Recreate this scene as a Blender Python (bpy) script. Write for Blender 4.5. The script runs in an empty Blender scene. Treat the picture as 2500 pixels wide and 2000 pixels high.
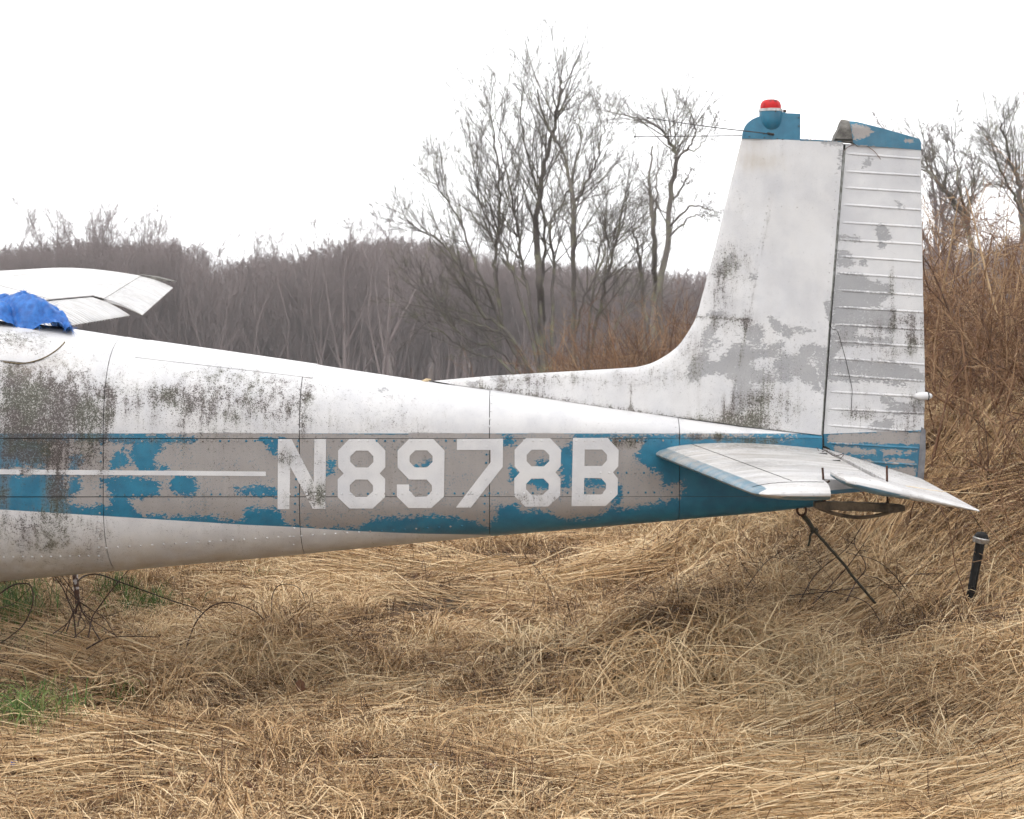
import bpy, bmesh, math, random
import numpy as np
from mathutils import Vector, Matrix, Euler, noise as mnoise
from mathutils.geometry import tessellate_polygon

DENOISE = True
# ------------------------------------------------------------------ camera, sky, sun, exposure
S = bpy.context.scene
FOC, CX, HZ = 4320.0, 1250.0, 678.0        # focal length, centre column and horizon row of a 2500 x 2000 picture
CAMY, CAMZ = -8.0, 1.97
cam_d = bpy.data.cameras.new('camera')
cam = bpy.data.objects.new('camera', cam_d)
S.collection.objects.link(cam)
cam.location = (0, CAMY, CAMZ)
cam.rotation_euler = (math.radians(90), 0, 0)
cam_d.sensor_width = 36.0
cam_d.lens = 36.0 * FOC / 2500.0
cam_d.shift_y = -(1000.0 - HZ) / 2500.0
cam_d.clip_start, cam_d.clip_end = 0.05, 3000.0
cam_d.dof.use_dof = True
cam_d.dof.focus_distance = 7.8
cam_d.dof.aperture_fstop = 9.0
S.camera = cam

world = bpy.data.worlds.new('World')
S.world = world
world.use_nodes = True
wt = world.node_tree
wt.nodes.clear()
w_out = wt.nodes.new('ShaderNodeOutputWorld')
w_bg = wt.nodes.new('ShaderNodeBackground')
w_sky = wt.nodes.new('ShaderNodeTexSky')
w_sky.sky_type = 'NISHITA'
w_sky.sun_disc = False
SUN_EL, SUN_AZ = math.radians(62), math.radians(228)
w_sky.sun_elevation = SUN_EL
w_sky.sun_rotation = SUN_AZ
w_sky.dust_density = 6.0
w_mix = wt.nodes.new('ShaderNodeMix')          # even high cloud over the sky
w_mix.data_type = 'RGBA'
w_mix.inputs[0].default_value = 0.93
w_mix.inputs[7].default_value = (13.9, 13.9, 14.1, 1)
wt.links.new(w_sky.outputs[0], w_mix.inputs[6])
wt.links.new(w_mix.outputs[2], w_bg.inputs[0])
w_bg.inputs[1].default_value = 0.1
wt.links.new(w_bg.outputs[0], w_out.inputs[0])

sun_d = bpy.data.lights.new('sun', 'SUN')
sun_d.energy = 1.0
sun_d.angle = math.radians(45)
sun_d.color = (1.0, 0.97, 0.93)
sun = bpy.data.objects.new('sun', sun_d)
S.collection.objects.link(sun)
sdir = Vector((math.sin(SUN_AZ) * math.cos(SUN_EL), math.cos(SUN_AZ) * math.cos(SUN_EL), math.sin(SUN_EL)))
sun.rotation_euler = sdir.to_track_quat('Z', 'Y').to_euler()

S.view_settings.view_transform = 'Standard'
S.view_settings.look = 'None'
S.view_settings.exposure = 0.38
S.view_settings.gamma = 1.0
S.view_settings.use_curve_mapping = False
S.render.engine = 'CYCLES'
S.cycles.max_bounces = 5
S.cycles.diffuse_bounces = 2
S.cycles.transparent_max_bounces = 8
S.cycles.volume_bounces = 0
S.cycles.use_denoising = DENOISE
S.cycles.use_adaptive_sampling = True
S.cycles.adaptive_threshold = 0.06

# ------------------------------------------------------------------ helpers
rng = np.random.default_rng(7)
random.seed(7)
C = S.collection.objects

def P(u, v, Y=0.0):
    d = Y - CAMY
    return Vector(((u - CX) * d / FOC, Y, CAMZ - (v - HZ) * d / FOC))

def uv_of(x, y, z):
    d = y - CAMY
    return CX + x * FOC / d, HZ + (CAMZ - z) * FOC / d

def sstep(a, b, x):
    t = np.clip((np.asarray(x, float) - a) / (b - a), 0, 1)
    return t * t * (3 - 2 * t)

def tag(o, label=None, cat=None, group=None, kind=None):
    for k, val in (('label', label), ('category', cat), ('group', group), ('kind', kind)):
        if val:
            o[k] = val
    return o

def empty(name, loc=(0, 0, 0)):
    o = bpy.data.objects.new(name, None)
    o.location = loc
    o.empty_display_size = 0.1
    C.link(o)
    return o

def link(name, me, mat=None, parent=None, smooth=True, sharp=40, attrs=None):
    me.name = name
    if mat is not None and not me.materials:
        me.materials.append(mat)
    if smooth and len(me.polygons):
        me.polygons.foreach_set('use_smooth', np.ones(len(me.polygons), bool))
        if sharp:
            me.set_sharp_from_angle(angle=math.radians(sharp))
    if attrs:
        for k, arr in attrs.items():
            a = me.attributes.new(k, 'FLOAT', 'POINT')
            a.data.foreach_set('value', np.ascontiguousarray(arr, np.float32))
    o = bpy.data.objects.new(name, me)
    C.link(o)
    if parent is not None:
        o.parent = parent
        if parent.parent is None:
            o.matrix_parent_inverse = Matrix.Translation(parent.location).inverted()
    return o

def mesh(verts, faces):
    me = bpy.data.meshes.new('m')
    me.from_pydata([tuple(map(float, p)) for p in verts], [], [tuple(map(int, f)) for f in faces])
    me.validate()
    return me

def quad_mesh(verts, quads):
    """fast mesh from numpy arrays, quads (n,4)"""
    verts = np.ascontiguousarray(verts, np.float32)
    quads = np.ascontiguousarray(quads, np.int32)
    me = bpy.data.meshes.new('m')
    me.vertices.add(len(verts))
    me.vertices.foreach_set('co', verts.ravel())
    me.loops.add(quads.size)
    me.loops.foreach_set('vertex_index', quads.ravel())
    me.polygons.add(len(quads))
    me.polygons.foreach_set('loop_start', np.arange(len(quads), dtype=np.int32) * quads.shape[1])
    me.update(calc_edges=True)
    return me

def coords(me):
    a = np.empty(len(me.vertices) * 3, np.float32)
    me.vertices.foreach_get('co', a)
    return a.reshape(-1, 3).astype(float)

def fix_normals(me):
    bm = bmesh.new(); bm.from_mesh(me)
    bmesh.ops.recalc_face_normals(bm, faces=bm.faces)
    bm.to_mesh(me); bm.free()
    return me

class Tubes:
    """collects tapered tubes and builds one mesh; tubes of the same length and side count are made together"""
    def __init__(s):
        s.items = {}
    def add(s, pts, rad, sides=6, tone=0.0, cap=True):
        k = len(pts)
        if np.ndim(rad) == 0: rad = [float(rad)] * k
        s.items.setdefault((k, sides, cap), []).append((pts, rad, tone))
    def arrays(s):
        V, Q, T3, TN, n0 = [], [], [], [], 0
        for (k, sides, cap), it in s.items.items():
            m = len(it)
            pts = np.array([np.asarray(a[0], float) for a in it]); rad = np.array([a[1] for a in it], float); tn = np.array([a[2] for a in it], float)
            t = np.gradient(pts, axis=1); t /= np.linalg.norm(t, axis=2, keepdims=True) + 1e-9
            ref = np.where((np.abs(t[:, :1, 1]) < .8)[:, :, None], np.array([.31, .87, .37]), np.array([.9, .1, .3]))
            a = np.cross(t, np.broadcast_to(ref, t.shape)); a /= np.linalg.norm(a, axis=2, keepdims=True) + 1e-9
            b = np.cross(t, a)
            th = np.arange(sides) * 2 * math.pi / sides
            ring = pts[:, :, None, :] + rad[:, :, None, None] * (np.cos(th)[:, None] * a[:, :, None, :] + np.sin(th)[:, None] * b[:, :, None, :])
            idx = n0 + np.arange(m * k * sides).reshape(m, k, sides)
            i0, i1 = idx[:, :-1], idx[:, 1:]
            Q.append(np.stack([i0, np.roll(i0, -1, 2), np.roll(i1, -1, 2), i1], -1).reshape(-1, 4))
            V.append(ring.reshape(-1, 3)); TN.append(np.repeat(tn, k * sides)); n0 += m * k * sides
            if cap:
                for r in (0, k - 1):
                    V.append(pts[:, r]); TN.append(tn); c = n0 + np.arange(m)[:, None]; n0 += m
                    e = idx[:, r]; e2 = np.roll(e, -1, 1); cc = np.broadcast_to(c, e.shape)
                    T3.append((np.stack([e, e2, cc], -1) if r else np.stack([e2, e, cc], -1)).reshape(-1, 3))
        return np.concatenate(V), np.concatenate(Q), (np.concatenate(T3) if T3 else np.zeros((0, 3), int)), np.concatenate(TN)
    def mesh(s):
        v, q, t3, tn = s.arrays()
        me = bpy.data.meshes.new('m')
        me.vertices.add(len(v)); me.vertices.foreach_set('co', v.astype(np.float32).ravel())
        me.loops.add(q.size + t3.size); me.loops.foreach_set('vertex_index', np.concatenate([q.ravel(), t3.ravel()]).astype(np.int32))
        me.polygons.add(len(q) + len(t3))
        me.polygons.foreach_set('loop_start', np.concatenate([np.arange(len(q)) * 4, q.size + np.arange(len(t3)) * 3]).astype(np.int32))
        me.update(calc_edges=True)
        a = me.attributes.new('tone', 'FLOAT', 'POINT'); a.data.foreach_set('value', tn.astype(np.float32))
        return me
    def build(s, name, mat, parent=None, **kw):
        return link(name, s.mesh(), mat, parent, **kw)

def spline(pts, n):
    """Catmull-Rom through pts, n samples"""
    p = np.asarray(pts, float)
    q = np.vstack([2 * p[0] - p[1], p, 2 * p[-1] - p[-2]])
    t = np.linspace(0, len(p) - 1 - 1e-6, n)
    i = t.astype(int); f = (t - i)[:, None]
    a, b, c, d = q[i], q[i + 1], q[i + 2], q[i + 3]
    return 0.5 * (2 * b + (c - a) * f + (2 * a - 5 * b + 4 * c - d) * f ** 2 + (3 * b - a - 3 * c + d) * f ** 3)

def sdpoly(u, v, poly):
    """signed distance to a polygon, positive inside"""
    u = np.asarray(u, float); v = np.asarray(v, float)
    p = np.asarray(poly, float)
    d = np.full(u.shape, 1e9); ins = np.zeros(u.shape, bool)
    for i in range(len(p)):
        a, b = p[i - 1], p[i]
        e = b - a
        wu, wv = u - a[0], v - a[1]
        t = np.clip((wu * e[0] + wv * e[1]) / (e @ e + 1e-12), 0, 1)
        d = np.minimum(d, (wu - t * e[0]) ** 2 + (wv - t * e[1]) ** 2)
        cond = ((a[1] > v) != (b[1] > v))
        with np.errstate(divide='ignore', invalid='ignore'):
            xx = a[0] + (v - a[1]) * e[0] / (e[1] if abs(e[1]) > 1e-12 else 1e-12)
        ins ^= cond & (u < xx)
    return np.where(ins, 1, -1) * np.sqrt(d)

def dline(u, v, pts):
    p = np.asarray(pts, float); d = np.full(np.shape(u), 1e9)
    for a, b in zip(p[:-1], p[1:]):
        e = b - a
        t = np.clip(((u - a[0]) * e[0] + (v - a[1]) * e[1]) / (e @ e + 1e-12), 0, 1)
        d = np.minimum(d, (u - a[0] - t * e[0]) ** 2 + (v - a[1] - t * e[1]) ** 2)
    return np.sqrt(d)

def blob(u, v, cu, cv, ru, rv):
    return np.exp(-(((u - cu) / ru) ** 2 + ((v - cv) / rv) ** 2))

# ------------------------------------------------------------------ materials
class NT:
    def __init__(s, name):
        s.m = bpy.data.materials.new(name)
        s.m.use_nodes = True
        s.t = s.m.node_tree
        s.t.nodes.clear()
        s.out = s.t.nodes.new('ShaderNodeOutputMaterial')
        s.b = s.t.nodes.new('ShaderNodeBsdfPrincipled')
        s.t.links.new(s.b.outputs[0], s.out.inputs[0])
        s.pos = s.t.nodes.new('ShaderNodeTexCoord').outputs['Object']
    def put(s, sock, val):
        if hasattr(val, 'is_linked') or isinstance(val, bpy.types.NodeSocket):
            s.t.links.new(val, sock)
        elif isinstance(val, (tuple, list)) and len(val) == 3 and sock.type == 'RGBA':
            sock.default_value = (*val, 1)
        else:
            sock.default_value = val
    def math(s, op, a, b=0.0, c=None, clamp=False):
        n = s.t.nodes.new('ShaderNodeMath'); n.operation = op; n.use_clamp = clamp
        s.put(n.inputs[0], a); s.put(n.inputs[1], b)
        if c is not None: s.put(n.inputs[2], c)
        return n.outputs[0]
    def add(s, a, b): return s.math('ADD', a, b)
    def mul(s, a, b): return s.math('MULTIPLY', a, b)
    def sub(s, a, b): return s.math('SUBTRACT', a, b)
    def step(s, x, lo, hi):
        n = s.t.nodes.new('ShaderNodeMapRange'); n.interpolation_type = 'SMOOTHSTEP'
        s.put(n.inputs[0], x); s.put(n.inputs[1], lo); s.put(n.inputs[2], hi)
        return n.outputs[0]
    def mapped(s, scale):
        n = s.t.nodes.new('ShaderNodeMapping'); s.put(n.inputs[0], s.pos)
        n.inputs[3].default_value = scale
        return n.outputs[0]
    def noise(s, scale, detail=4, rough=0.55, vec=None, dist=0.0):
        n = s.t.nodes.new('ShaderNodeTexNoise')
        s.put(n.inputs['Vector'], vec if vec is not None else s.pos)
        n.inputs['Scale'].default_value = scale; n.inputs['Detail'].default_value = detail
        n.inputs['Roughness'].default_value = rough; n.inputs['Distortion'].default_value = dist
        return n.outputs[0]
    def voro(s, scale, feature='F1', vec=None):
        n = s.t.nodes.new('ShaderNodeTexVoronoi'); n.feature = feature
        s.put(n.inputs['Vector'], vec if vec is not None else s.pos); n.inputs['Scale'].default_value = scale
        return n.outputs[0]
    def mix(s, f, a, b, mode='MIX'):
        n = s.t.nodes.new('ShaderNodeMix'); n.data_type = 'RGBA'; n.blend_type = mode
        s.put(n.inputs[0], f); s.put(n.inputs[6], a); s.put(n.inputs[7], b)
        return n.outputs[2]
    def mixf(s, f, a, b):
        n = s.t.nodes.new('ShaderNodeMix'); n.data_type = 'FLOAT'
        s.put(n.inputs[0], f); s.put(n.inputs[2], a); s.put(n.inputs[3], b)
        return n.outputs[0]
    def attr(s, name, kind='GEOMETRY'):
        n = s.t.nodes.new('ShaderNodeAttribute'); n.attribute_name = name; n.attribute_type = kind
        return n.outputs['Fac']
    def ramp(s, f, stops):
        n = s.t.nodes.new('ShaderNodeValToRGB'); s.put(n.inputs[0], f)
        el = n.color_ramp.elements
        while len(el) < len(stops): el.new(0.5)
        for e, (p, c) in zip(el, stops):
            e.position = p; e.color = (*c, 1)
        return n.outputs[0]
    def rand(s):
        return s.t.nodes.new('ShaderNodeObjectInfo').outputs['Random']
    def bump(s, h, strength=0.3, dist=0.002):
        n = s.t.nodes.new('ShaderNodeBump'); s.put(n.inputs['Height'], h)
        n.inputs['Strength'].default_value = strength; n.inputs['Distance'].default_value = dist
        s.t.links.new(n.outputs[0], s.b.inputs['Normal'])
    def fin(s, color, rough=0.6, metal=0.0, spec=0.5):
        s.put(s.b.inputs['Base Color'], color); s.put(s.b.inputs['Roughness'], rough)
        s.put(s.b.inputs['Metallic'], metal); s.put(s.b.inputs['Specular IOR Level'], spec)
        return s.m

HAZE = 0.0008
WHITE = (0.60, 0.595, 0.595)
BLUE = (0.016, 0.155, 0.285)

def skin_material():
    """weathered aircraft skin. Mesh attributes: blue (>0 the blue scheme), peel (>0 paint gone), dirt (0..1 moss, grime and painted bead shade), dust"""
    n = NT('weathered_aircraft_skin')
    blue = n.step(n.attr('blue'), -0.012, 0.012)
    rough_edge = n.add(n.mul(n.sub(n.noise(24, 8, 0.75, n.mapped((.75, 1, 1)), .6), 0.5), 2.0), n.mul(n.sub(n.noise(125, 3, 0.7, n.mapped((.55, 1, 1))), 0.5), 2.3))
    peel = n.step(n.add(n.attr('peel'), rough_edge), -0.05, 0.05)
    # paint
    tone = n.noise(5.5, 4, 0.6)
    white = n.mix(n.step(tone, 0.35, 0.7), WHITE, (0.50, 0.50, 0.515))
    bl = n.mix(n.step(n.noise(14, 5, 0.6), 0.3, 0.75), (0.010, 0.110, 0.190), (0.017, 0.160, 0.255))
    paint = n.mix(blue, white, bl)
    streak = n.noise(30, 4, 0.6, n.mapped((1, 1, 0.12)))
    barew = n.mix(n.noise(9, 4), (0.30, 0.30, 0.31), (0.37, 0.37, 0.375))
    bareb = n.mix(n.mul(n.add(streak, n.noise(11, 5)), 0.5), (0.235, 0.218, 0.210), (0.36, 0.335, 0.318))
    bare = n.mix(blue, barew, bareb)
    # tiny flakes of paint left on the bare metal and pits in the paint
    flake = n.step(n.add(n.mul(n.noise(150, 2, 0.5), .7), n.mul(n.noise(12, 3), .3)), 0.60, 0.63)
    col = n.mix(peel, paint, bare)
    col = n.mix(n.mul(n.mul(flake, peel), 0.5), col, paint)
    # dirt: grainy lichen that follows the dirt field, with vertical runs
    d = n.attr('dirt_shade')
    run = n.noise(30, 5, 0.65, n.mapped((1, 1, 0.09)))
    cloud = n.noise(17, 6, 0.66)
    grain = n.noise(230, 2, 0.6)
    grain2 = n.noise(95, 3, 0.7)
    amount = n.add(n.mul(d, 1.0), n.mul(n.sub(n.add(n.mul(cloud, 0.4), n.mul(run, 0.6)), 0.5), n.mul(n.math('MINIMUM', d, 0.6), 3.8)))
    g = n.add(n.mul(grain, 0.6), n.mul(grain2, 0.4))
    thr = n.mixf(n.math('MINIMUM', amount, 1.0), 0.70, 0.43)
    speck = n.step(g, n.sub(thr, 0.05), n.add(thr, 0.07))
    green = n.mul(n.step(n.noise(6.5, 3), 0.42, 0.62), .85)
    dcol = n.mix(green, (0.046, 0.036, 0.032), (0.036, 0.038, 0.022))
    veil = n.mul(n.step(amount, 0.22, 1.2), 0.62)
    col = n.mix(veil, col, n.mix(green, (0.20, 0.168, 0.158), (0.175, 0.165, 0.12)))
    stain = n.mul(n.step(n.add(n.mul(run, .75), n.mul(cloud, .25)), .50, .66), n.step(d, .12, .75))
    col = n.mix(n.mul(stain, .5), col, n.mix(green, (.17, .15, .135), (.15, .155, .105)))
    col = n.mix(n.mul(speck, 0.86), col, dcol)
    # water-stained smears on flat tops, and darker lines in the pressed grooves
    smear = n.mul(n.attr('smear'), n.step(n.noise(5.5, 6, .62, n.mapped((.55, 2.6, 2.6))), .40, .62))
    col = n.mix(n.mul(smear, .85), col, (.27, .26, .245))
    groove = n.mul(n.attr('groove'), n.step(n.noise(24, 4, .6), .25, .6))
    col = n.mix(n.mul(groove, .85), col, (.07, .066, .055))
    # brown dust
    dust = n.mul(n.attr('dust'), n.step(n.add(n.mul(n.noise(9, 5, 0.6), .45), n.mul(n.noise(16, 4, .6, n.mapped((1, 1, .10))), .55)), 0.3, 0.68))
    col = n.mix(n.math('MINIMUM', dust, 0.8), col, (0.40, 0.345, 0.275))
    rough = n.mixf(peel, 0.34, 0.46)
    rough = n.mixf(speck, rough, 0.85)
    metal = n.mul(peel, 0.35)
    h = n.add(n.mul(n.noise(3.0, 2), 5.5), n.add(n.mul(peel, -0.6), n.mul(speck, 0.16)))
    n.bump(h, 0.55, 0.004)
    return n.fin(col, rough, metal, 0.45)

def simple(name, c1, c2=None, scale=20, rough=0.6, metal=0.0, bump=0.0, detail=5, spec=0.4, bscale=None):
    n = NT(name)
    c2 = c2 or tuple(x * 0.75 for x in c1)
    f = n.noise(scale, detail, 0.62)
    col = n.mix(n.step(f, 0.3, 0.7), c1, c2)
    if bump: n.bump(n.noise(bscale or scale * 3, 4), bump, 0.004)
    return n.fin(col, rough, metal, spec)

M = {}
M['skin'] = skin_material()
M['dark'] = simple('dark_joint_grime', (0.035, 0.033, 0.028), (0.018, 0.018, 0.016), 60, 0.9)
M['tube'] = simple('bare_hinge_tube', (0.33, 0.34, 0.33), (0.12, 0.12, 0.10), 40, 0.4, 0.6)
M['rubber'] = simple('weathered_grey_plastic', (0.18, 0.18, 0.19), (0.10, 0.10, 0.11), 25, 0.6)
M['wire'] = simple('dark_wire', (0.05, 0.045, 0.04), None, 60, 0.5, 0.5)
M['steel'] = simple('dull_steel', (0.5, 0.5, 0.5), (0.25, 0.24, 0.22), 50, 0.35, 0.8)
M['rust'] = simple('rusty_steel', (0.10, 0.042, 0.022), (0.035, 0.022, 0.016), 60, 0.8, 0.3, 0.4)
M['fibre'] = simple('grey_fibreglass', (0.22, 0.21, 0.19), (0.06, 0.055, 0.05), 22, 0.8, 0, 0.5)
M['rope'] = simple('mossy_rope', (0.055, 0.052, 0.036), (0.028, 0.026, 0.018), 90, 0.9, 0, 0.8)
M['wood_dark'] = simple('wet_old_board', (0.13, 0.092, 0.055), (0.028, 0.020, 0.013), 18, 0.75, 0, 0.6)
M['black'] = simple('black_plastic', (0.010, 0.010, 0.010), (0.018, 0.017, 0.016), 30, 0.6, spec=.2)
M['tan'] = simple('pale_tan_putty', (0.52, 0.40, 0.24), None, 30, 0.7)

def red_glass():
    n = NT('red_beacon_glass')
    f = n.noise(28, 3)
    col = n.mix(n.step(f, 0.5, 0.66), (0.46, 0.008, 0.010), (0.12, 0.004, 0.006))
    return n.fin(col, 0.4, 0.0, 0.25)
M['red'] = red_glass()

def tarp_material():
    n = NT('blue_tarpaulin')
    col = n.mix(n.step(n.noise(30, 5, 0.6), 0.3, 0.7), (0.008, 0.072, 0.28), (0.020, 0.145, 0.46))
    n.bump(n.noise(160, 3), 0.5, 0.003)
    return n.fin(col, 0.5, 0, 0.4)
M['tarp'] = tarp_material()

def straw_material(name, stops, rough=0.75, trans=0.0):
    n = NT(name)
    geo = n.t.nodes.new('ShaderNodeNewGeometry').outputs['Position']
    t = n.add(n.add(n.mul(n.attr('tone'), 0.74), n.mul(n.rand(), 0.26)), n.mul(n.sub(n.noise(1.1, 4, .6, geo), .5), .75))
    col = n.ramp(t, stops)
    col = n.mix(n.mul(n.noise(35, 3), 0.5), col, tuple(x * 0.55 for x in stops[1][1]))
    return n.fin(col, rough, 0, 0.35)
M['straw'] = straw_material('dry_straw', [(0.0, (0.026, 0.012, 0.006)), (0.16, (0.16, 0.084, 0.036)), (0.42, (0.62, 0.40, 0.20)), (0.9, (0.96, 0.77, 0.49))])
M['weed'] = straw_material('dead_brown_weed', [(0.0, (0.020, 0.010, 0.006)), (0.5, (0.075, 0.036, 0.019)), (0.8, (0.14, 0.070, 0.037)), (1.0, (0.24, 0.14, 0.08))])
M['green'] = straw_material('green_grass', [(0.0, (0.035, 0.065, 0.014)), (0.4, (0.065, 0.130, 0.025)), (0.7, (0.12, 0.21, 0.045)), (1.0, (0.32, 0.33, 0.12))])
M['cane'] = straw_material('reddish_cane_bark', [(0.0, (0.05, 0.024, 0.013)), (0.35, (0.17, 0.085, 0.045)), (0.65, (0.33, 0.195, 0.105)), (1.0, (0.60, 0.43, 0.25))])
M['bramble'] = straw_material('dark_bramble_bark', [(0.0, (0.02, 0.013, 0.010)), (0.5, (0.05, 0.028, 0.020)), (1.0, (0.09, 0.05, 0.035))])
M['leaf'] = straw_material('dead_leaf_brown', [(0.0, (0.06, 0.025, 0.014)), (0.5, (0.13, 0.058, 0.030)), (1.0, (0.22, 0.11, 0.055))])

def bark(name, a, b, lichen, amt):
    n = NT(name)
    col = n.mix(n.noise(14, 5), a, b)
    col = n.mix(n.mul(n.step(n.noise(3.0, 4, 0.6), 0.45, 0.7), amt), col, lichen)
    return n.fin(col, 0.9, 0, 0.2)
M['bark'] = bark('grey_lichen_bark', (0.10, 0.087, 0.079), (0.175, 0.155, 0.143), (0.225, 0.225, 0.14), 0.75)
M['bark_far'] = bark('haze_paled_bark', (0.170, 0.137, 0.131), (0.262, 0.213, 0.206), (0.34, 0.31, 0.29), 0.15)  # lighter than the near bark: part of the haze is put into this colour

def ground_material():
    n = NT('thatch_ground')
    a = n.mix(n.step(n.noise(14, 8, 0.7), 0.35, 0.7), (0.025, 0.016, 0.010), (0.11, 0.07, 0.04))
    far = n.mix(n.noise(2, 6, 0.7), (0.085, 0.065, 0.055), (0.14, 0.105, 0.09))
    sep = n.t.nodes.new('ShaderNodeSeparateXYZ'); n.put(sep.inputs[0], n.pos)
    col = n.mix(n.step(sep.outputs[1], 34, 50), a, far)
    n.bump(n.noise(40, 8, 0.7), 0.8, 0.03)
    return n.fin(col, 0.95, 0, 0.15)
M['ground'] = ground_material()
# ------------------------------------------------------------------ the aeroplane: paint fields, in picture coordinates of its own side
def z1(x, y): return 0 + x * .32468, 600 + y * .32468
def z2(x, y): return 600 + x * .32468, 800 + y * .32468
def z3(x, y): return 1200 + x * .27829, 900 + y * .27829
def z4(x, y): return 1550 + x * .34787, 220 + y * .34787
def z5(x, y): return 1600 + x * .34787, 700 + y * .34787
def z7(x, y): return 1750 + x * .25510, 220 + y * .25510
def zs(f, *pts): return [f(*p) for p in pts]

LETTERS = [
    (zs(z2, (243,838),(345,838),(512,1165),(517,838),(605,838),(598,1362),(505,1362),(335,1045),(328,1365),(240,1365)), []),
    (zs(z2, (778,838),(968,838),(1050,925),(1050,1050),(1007,1097),(1048,1138),(1047,1275),(955,1360),(780,1360),(692,1275),(692,1140),(737,1097),(695,1052),(695,925)),
     [zs(z2, (830,925),(920,925),(960,968),(960,1012),(920,1052),(828,1052),(786,1010),(786,968)),
      zs(z2, (826,1142),(916,1142),(957,1185),(957,1230),(912,1272),(825,1272),(782,1230),(782,1185))]),
    (zs(z2, (1228,838),(1410,838),(1495,925),(1490,1270),(1395,1357),(1225,1357),(1137,1270),(1137,1180),(1228,1180),(1228,1225),(1272,1272),(1362,1270),(1400,1228),(1400,1185),(1360,1142),(1228,1142),(1142,1052),(1142,925)),
     [zs(z2, (1275,923),(1365,923),(1405,965),(1405,1010),(1362,1052),(1272,1052),(1232,1010),(1232,965))]),
    (zs(z2, (1588,838),(1935,835),(1932,1048),(1692,1353),(1580,1353),(1843,1010),(1843,920),(1588,920)), []),
    (zs(z3, (300,612),(515,612),(610,712),(607,858),(560,910),(605,965),(602,1115),(495,1210),(298,1212),(200,1115),(200,965),(248,910),(203,858),(203,712)),
     [zs(z3, (352,712),(460,712),(507,758),(507,812),(460,858),(350,858),(308,812),(308,758)),
      zs(z3, (350,965),(455,965),(502,1012),(500,1060),(450,1108),(350,1108),(303,1060),(303,1012))]),
    (zs(z3, (715,608),(1020,608),(1115,715),(1112,858),(1065,910),(1108,965),(1105,1105),(1000,1205),(702,1207)),
     [zs(z3, (817,710),(970,710),(1013,755),(1013,805),(968,855),(815,855)),
      zs(z3, (812,960),(960,960),(1005,1010),(1003,1058),(960,1105),(810,1105))]),
]
LETTER_NAMES = ['letter_n', 'digit_eight', 'digit_nine', 'digit_seven', 'digit_eight', 'letter_b']

BAND_LOW_U = [-2000, 0, 325, 600, 700, 869, 1022, 1190, 1400, 3000]
BAND_LOW_V = [1150, 1244, 1264.5, 1281.5, 1286, 1297, 1303, 1306, 1330, 1500]
BLUE_KEEP = [  # patches of blue paint that are still there
    [(-800,1058),(400,1058),(400,1071),(470,1072),(470,1079),(250,1078),(240,1072),(-800,1080)],
    [(-800,1058),(45,1058),(108,1085),(100,1146),(-800,1146)],
    [(93,1090),(108,1090),(110,1146),(90,1146)],
    [(175,1120),(192,1115),(192,1146),(170,1146)],
    [(325,1080),(395,1075),(400,1095),(372,1110),(375,1130),(410,1145),(340,1148),(330,1120),(318,1110)],
    [(285,1105),(300,1102),(305,1130),(282,1146),(270,1146)],
    [(645,1073),(682,1073),(682,1112),(655,1100)],
    [(-800,1158),(160,1158),(155,1200),(165,1236),(270,1236),(275,1216),(262,1175),(290,1165),(340,1172),(385,1180),(385,1205),(310,1216),(345,1256),(420,1262),(470,1258),(540,1266),(590,1272),(600,1246),(640,1240),(690,1250),(690,1271),(700,1282),(760,1290),(870,1290),(885,1276),(930,1263),(1000,1262),(1050,1257),(1140,1264),(1190,1284),(1212,1260),(1222,1236),(1262,1228),(1272,1246),(1339,1246),(1360,1262),(1420,1268),(1465,1252),(1485,1244),(1562,1236),(1662,1216),(1667,1178),(1614,1192),(1617,1162),(1590,1146),(1562,1131),(1548,1110),(1556,1090),(1500,1082),(1480,1058),(3000,1040),(3000,1500),(-800,1500)],
    [(185,1160),(192,1160),(190,1200),(160,1216),(150,1216)],
    [(430,1162),(470,1166),(475,1200),(450,1205),(425,1190)],
    [(575,1190),(650,1188),(680,1200),(670,1212),(600,1210)],
    [(1395,1055),(1500,1055),(1500,1075),(1395,1076)],
    [(1366,1100),(1400,1080),(1400,1190),(1372,1192),(1368,1150)],
    [(1284,1166),(1342,1166),(1342,1196),(1310,1190),(1284,1182)],
    [(1425,1166),(1480,1166),(1480,1185),(1425,1192)],
    [(1310,1126),(1345,1115),(1340,1140),(1310,1140)],
    [(1010,1140),(1045,1126),(1048,1142)],
    [(800,1118),(815,1122),(818,1156),(800,1160)],
    [(1228,1064),(1260,1072),(1250,1085),(1230,1086)],
    [(1246,1140),(1268,1150),(1262,1180),(1248,1172)],
    [(1500,1186),(1515,1190),(1518,1230),(1500,1230)],
]

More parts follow.
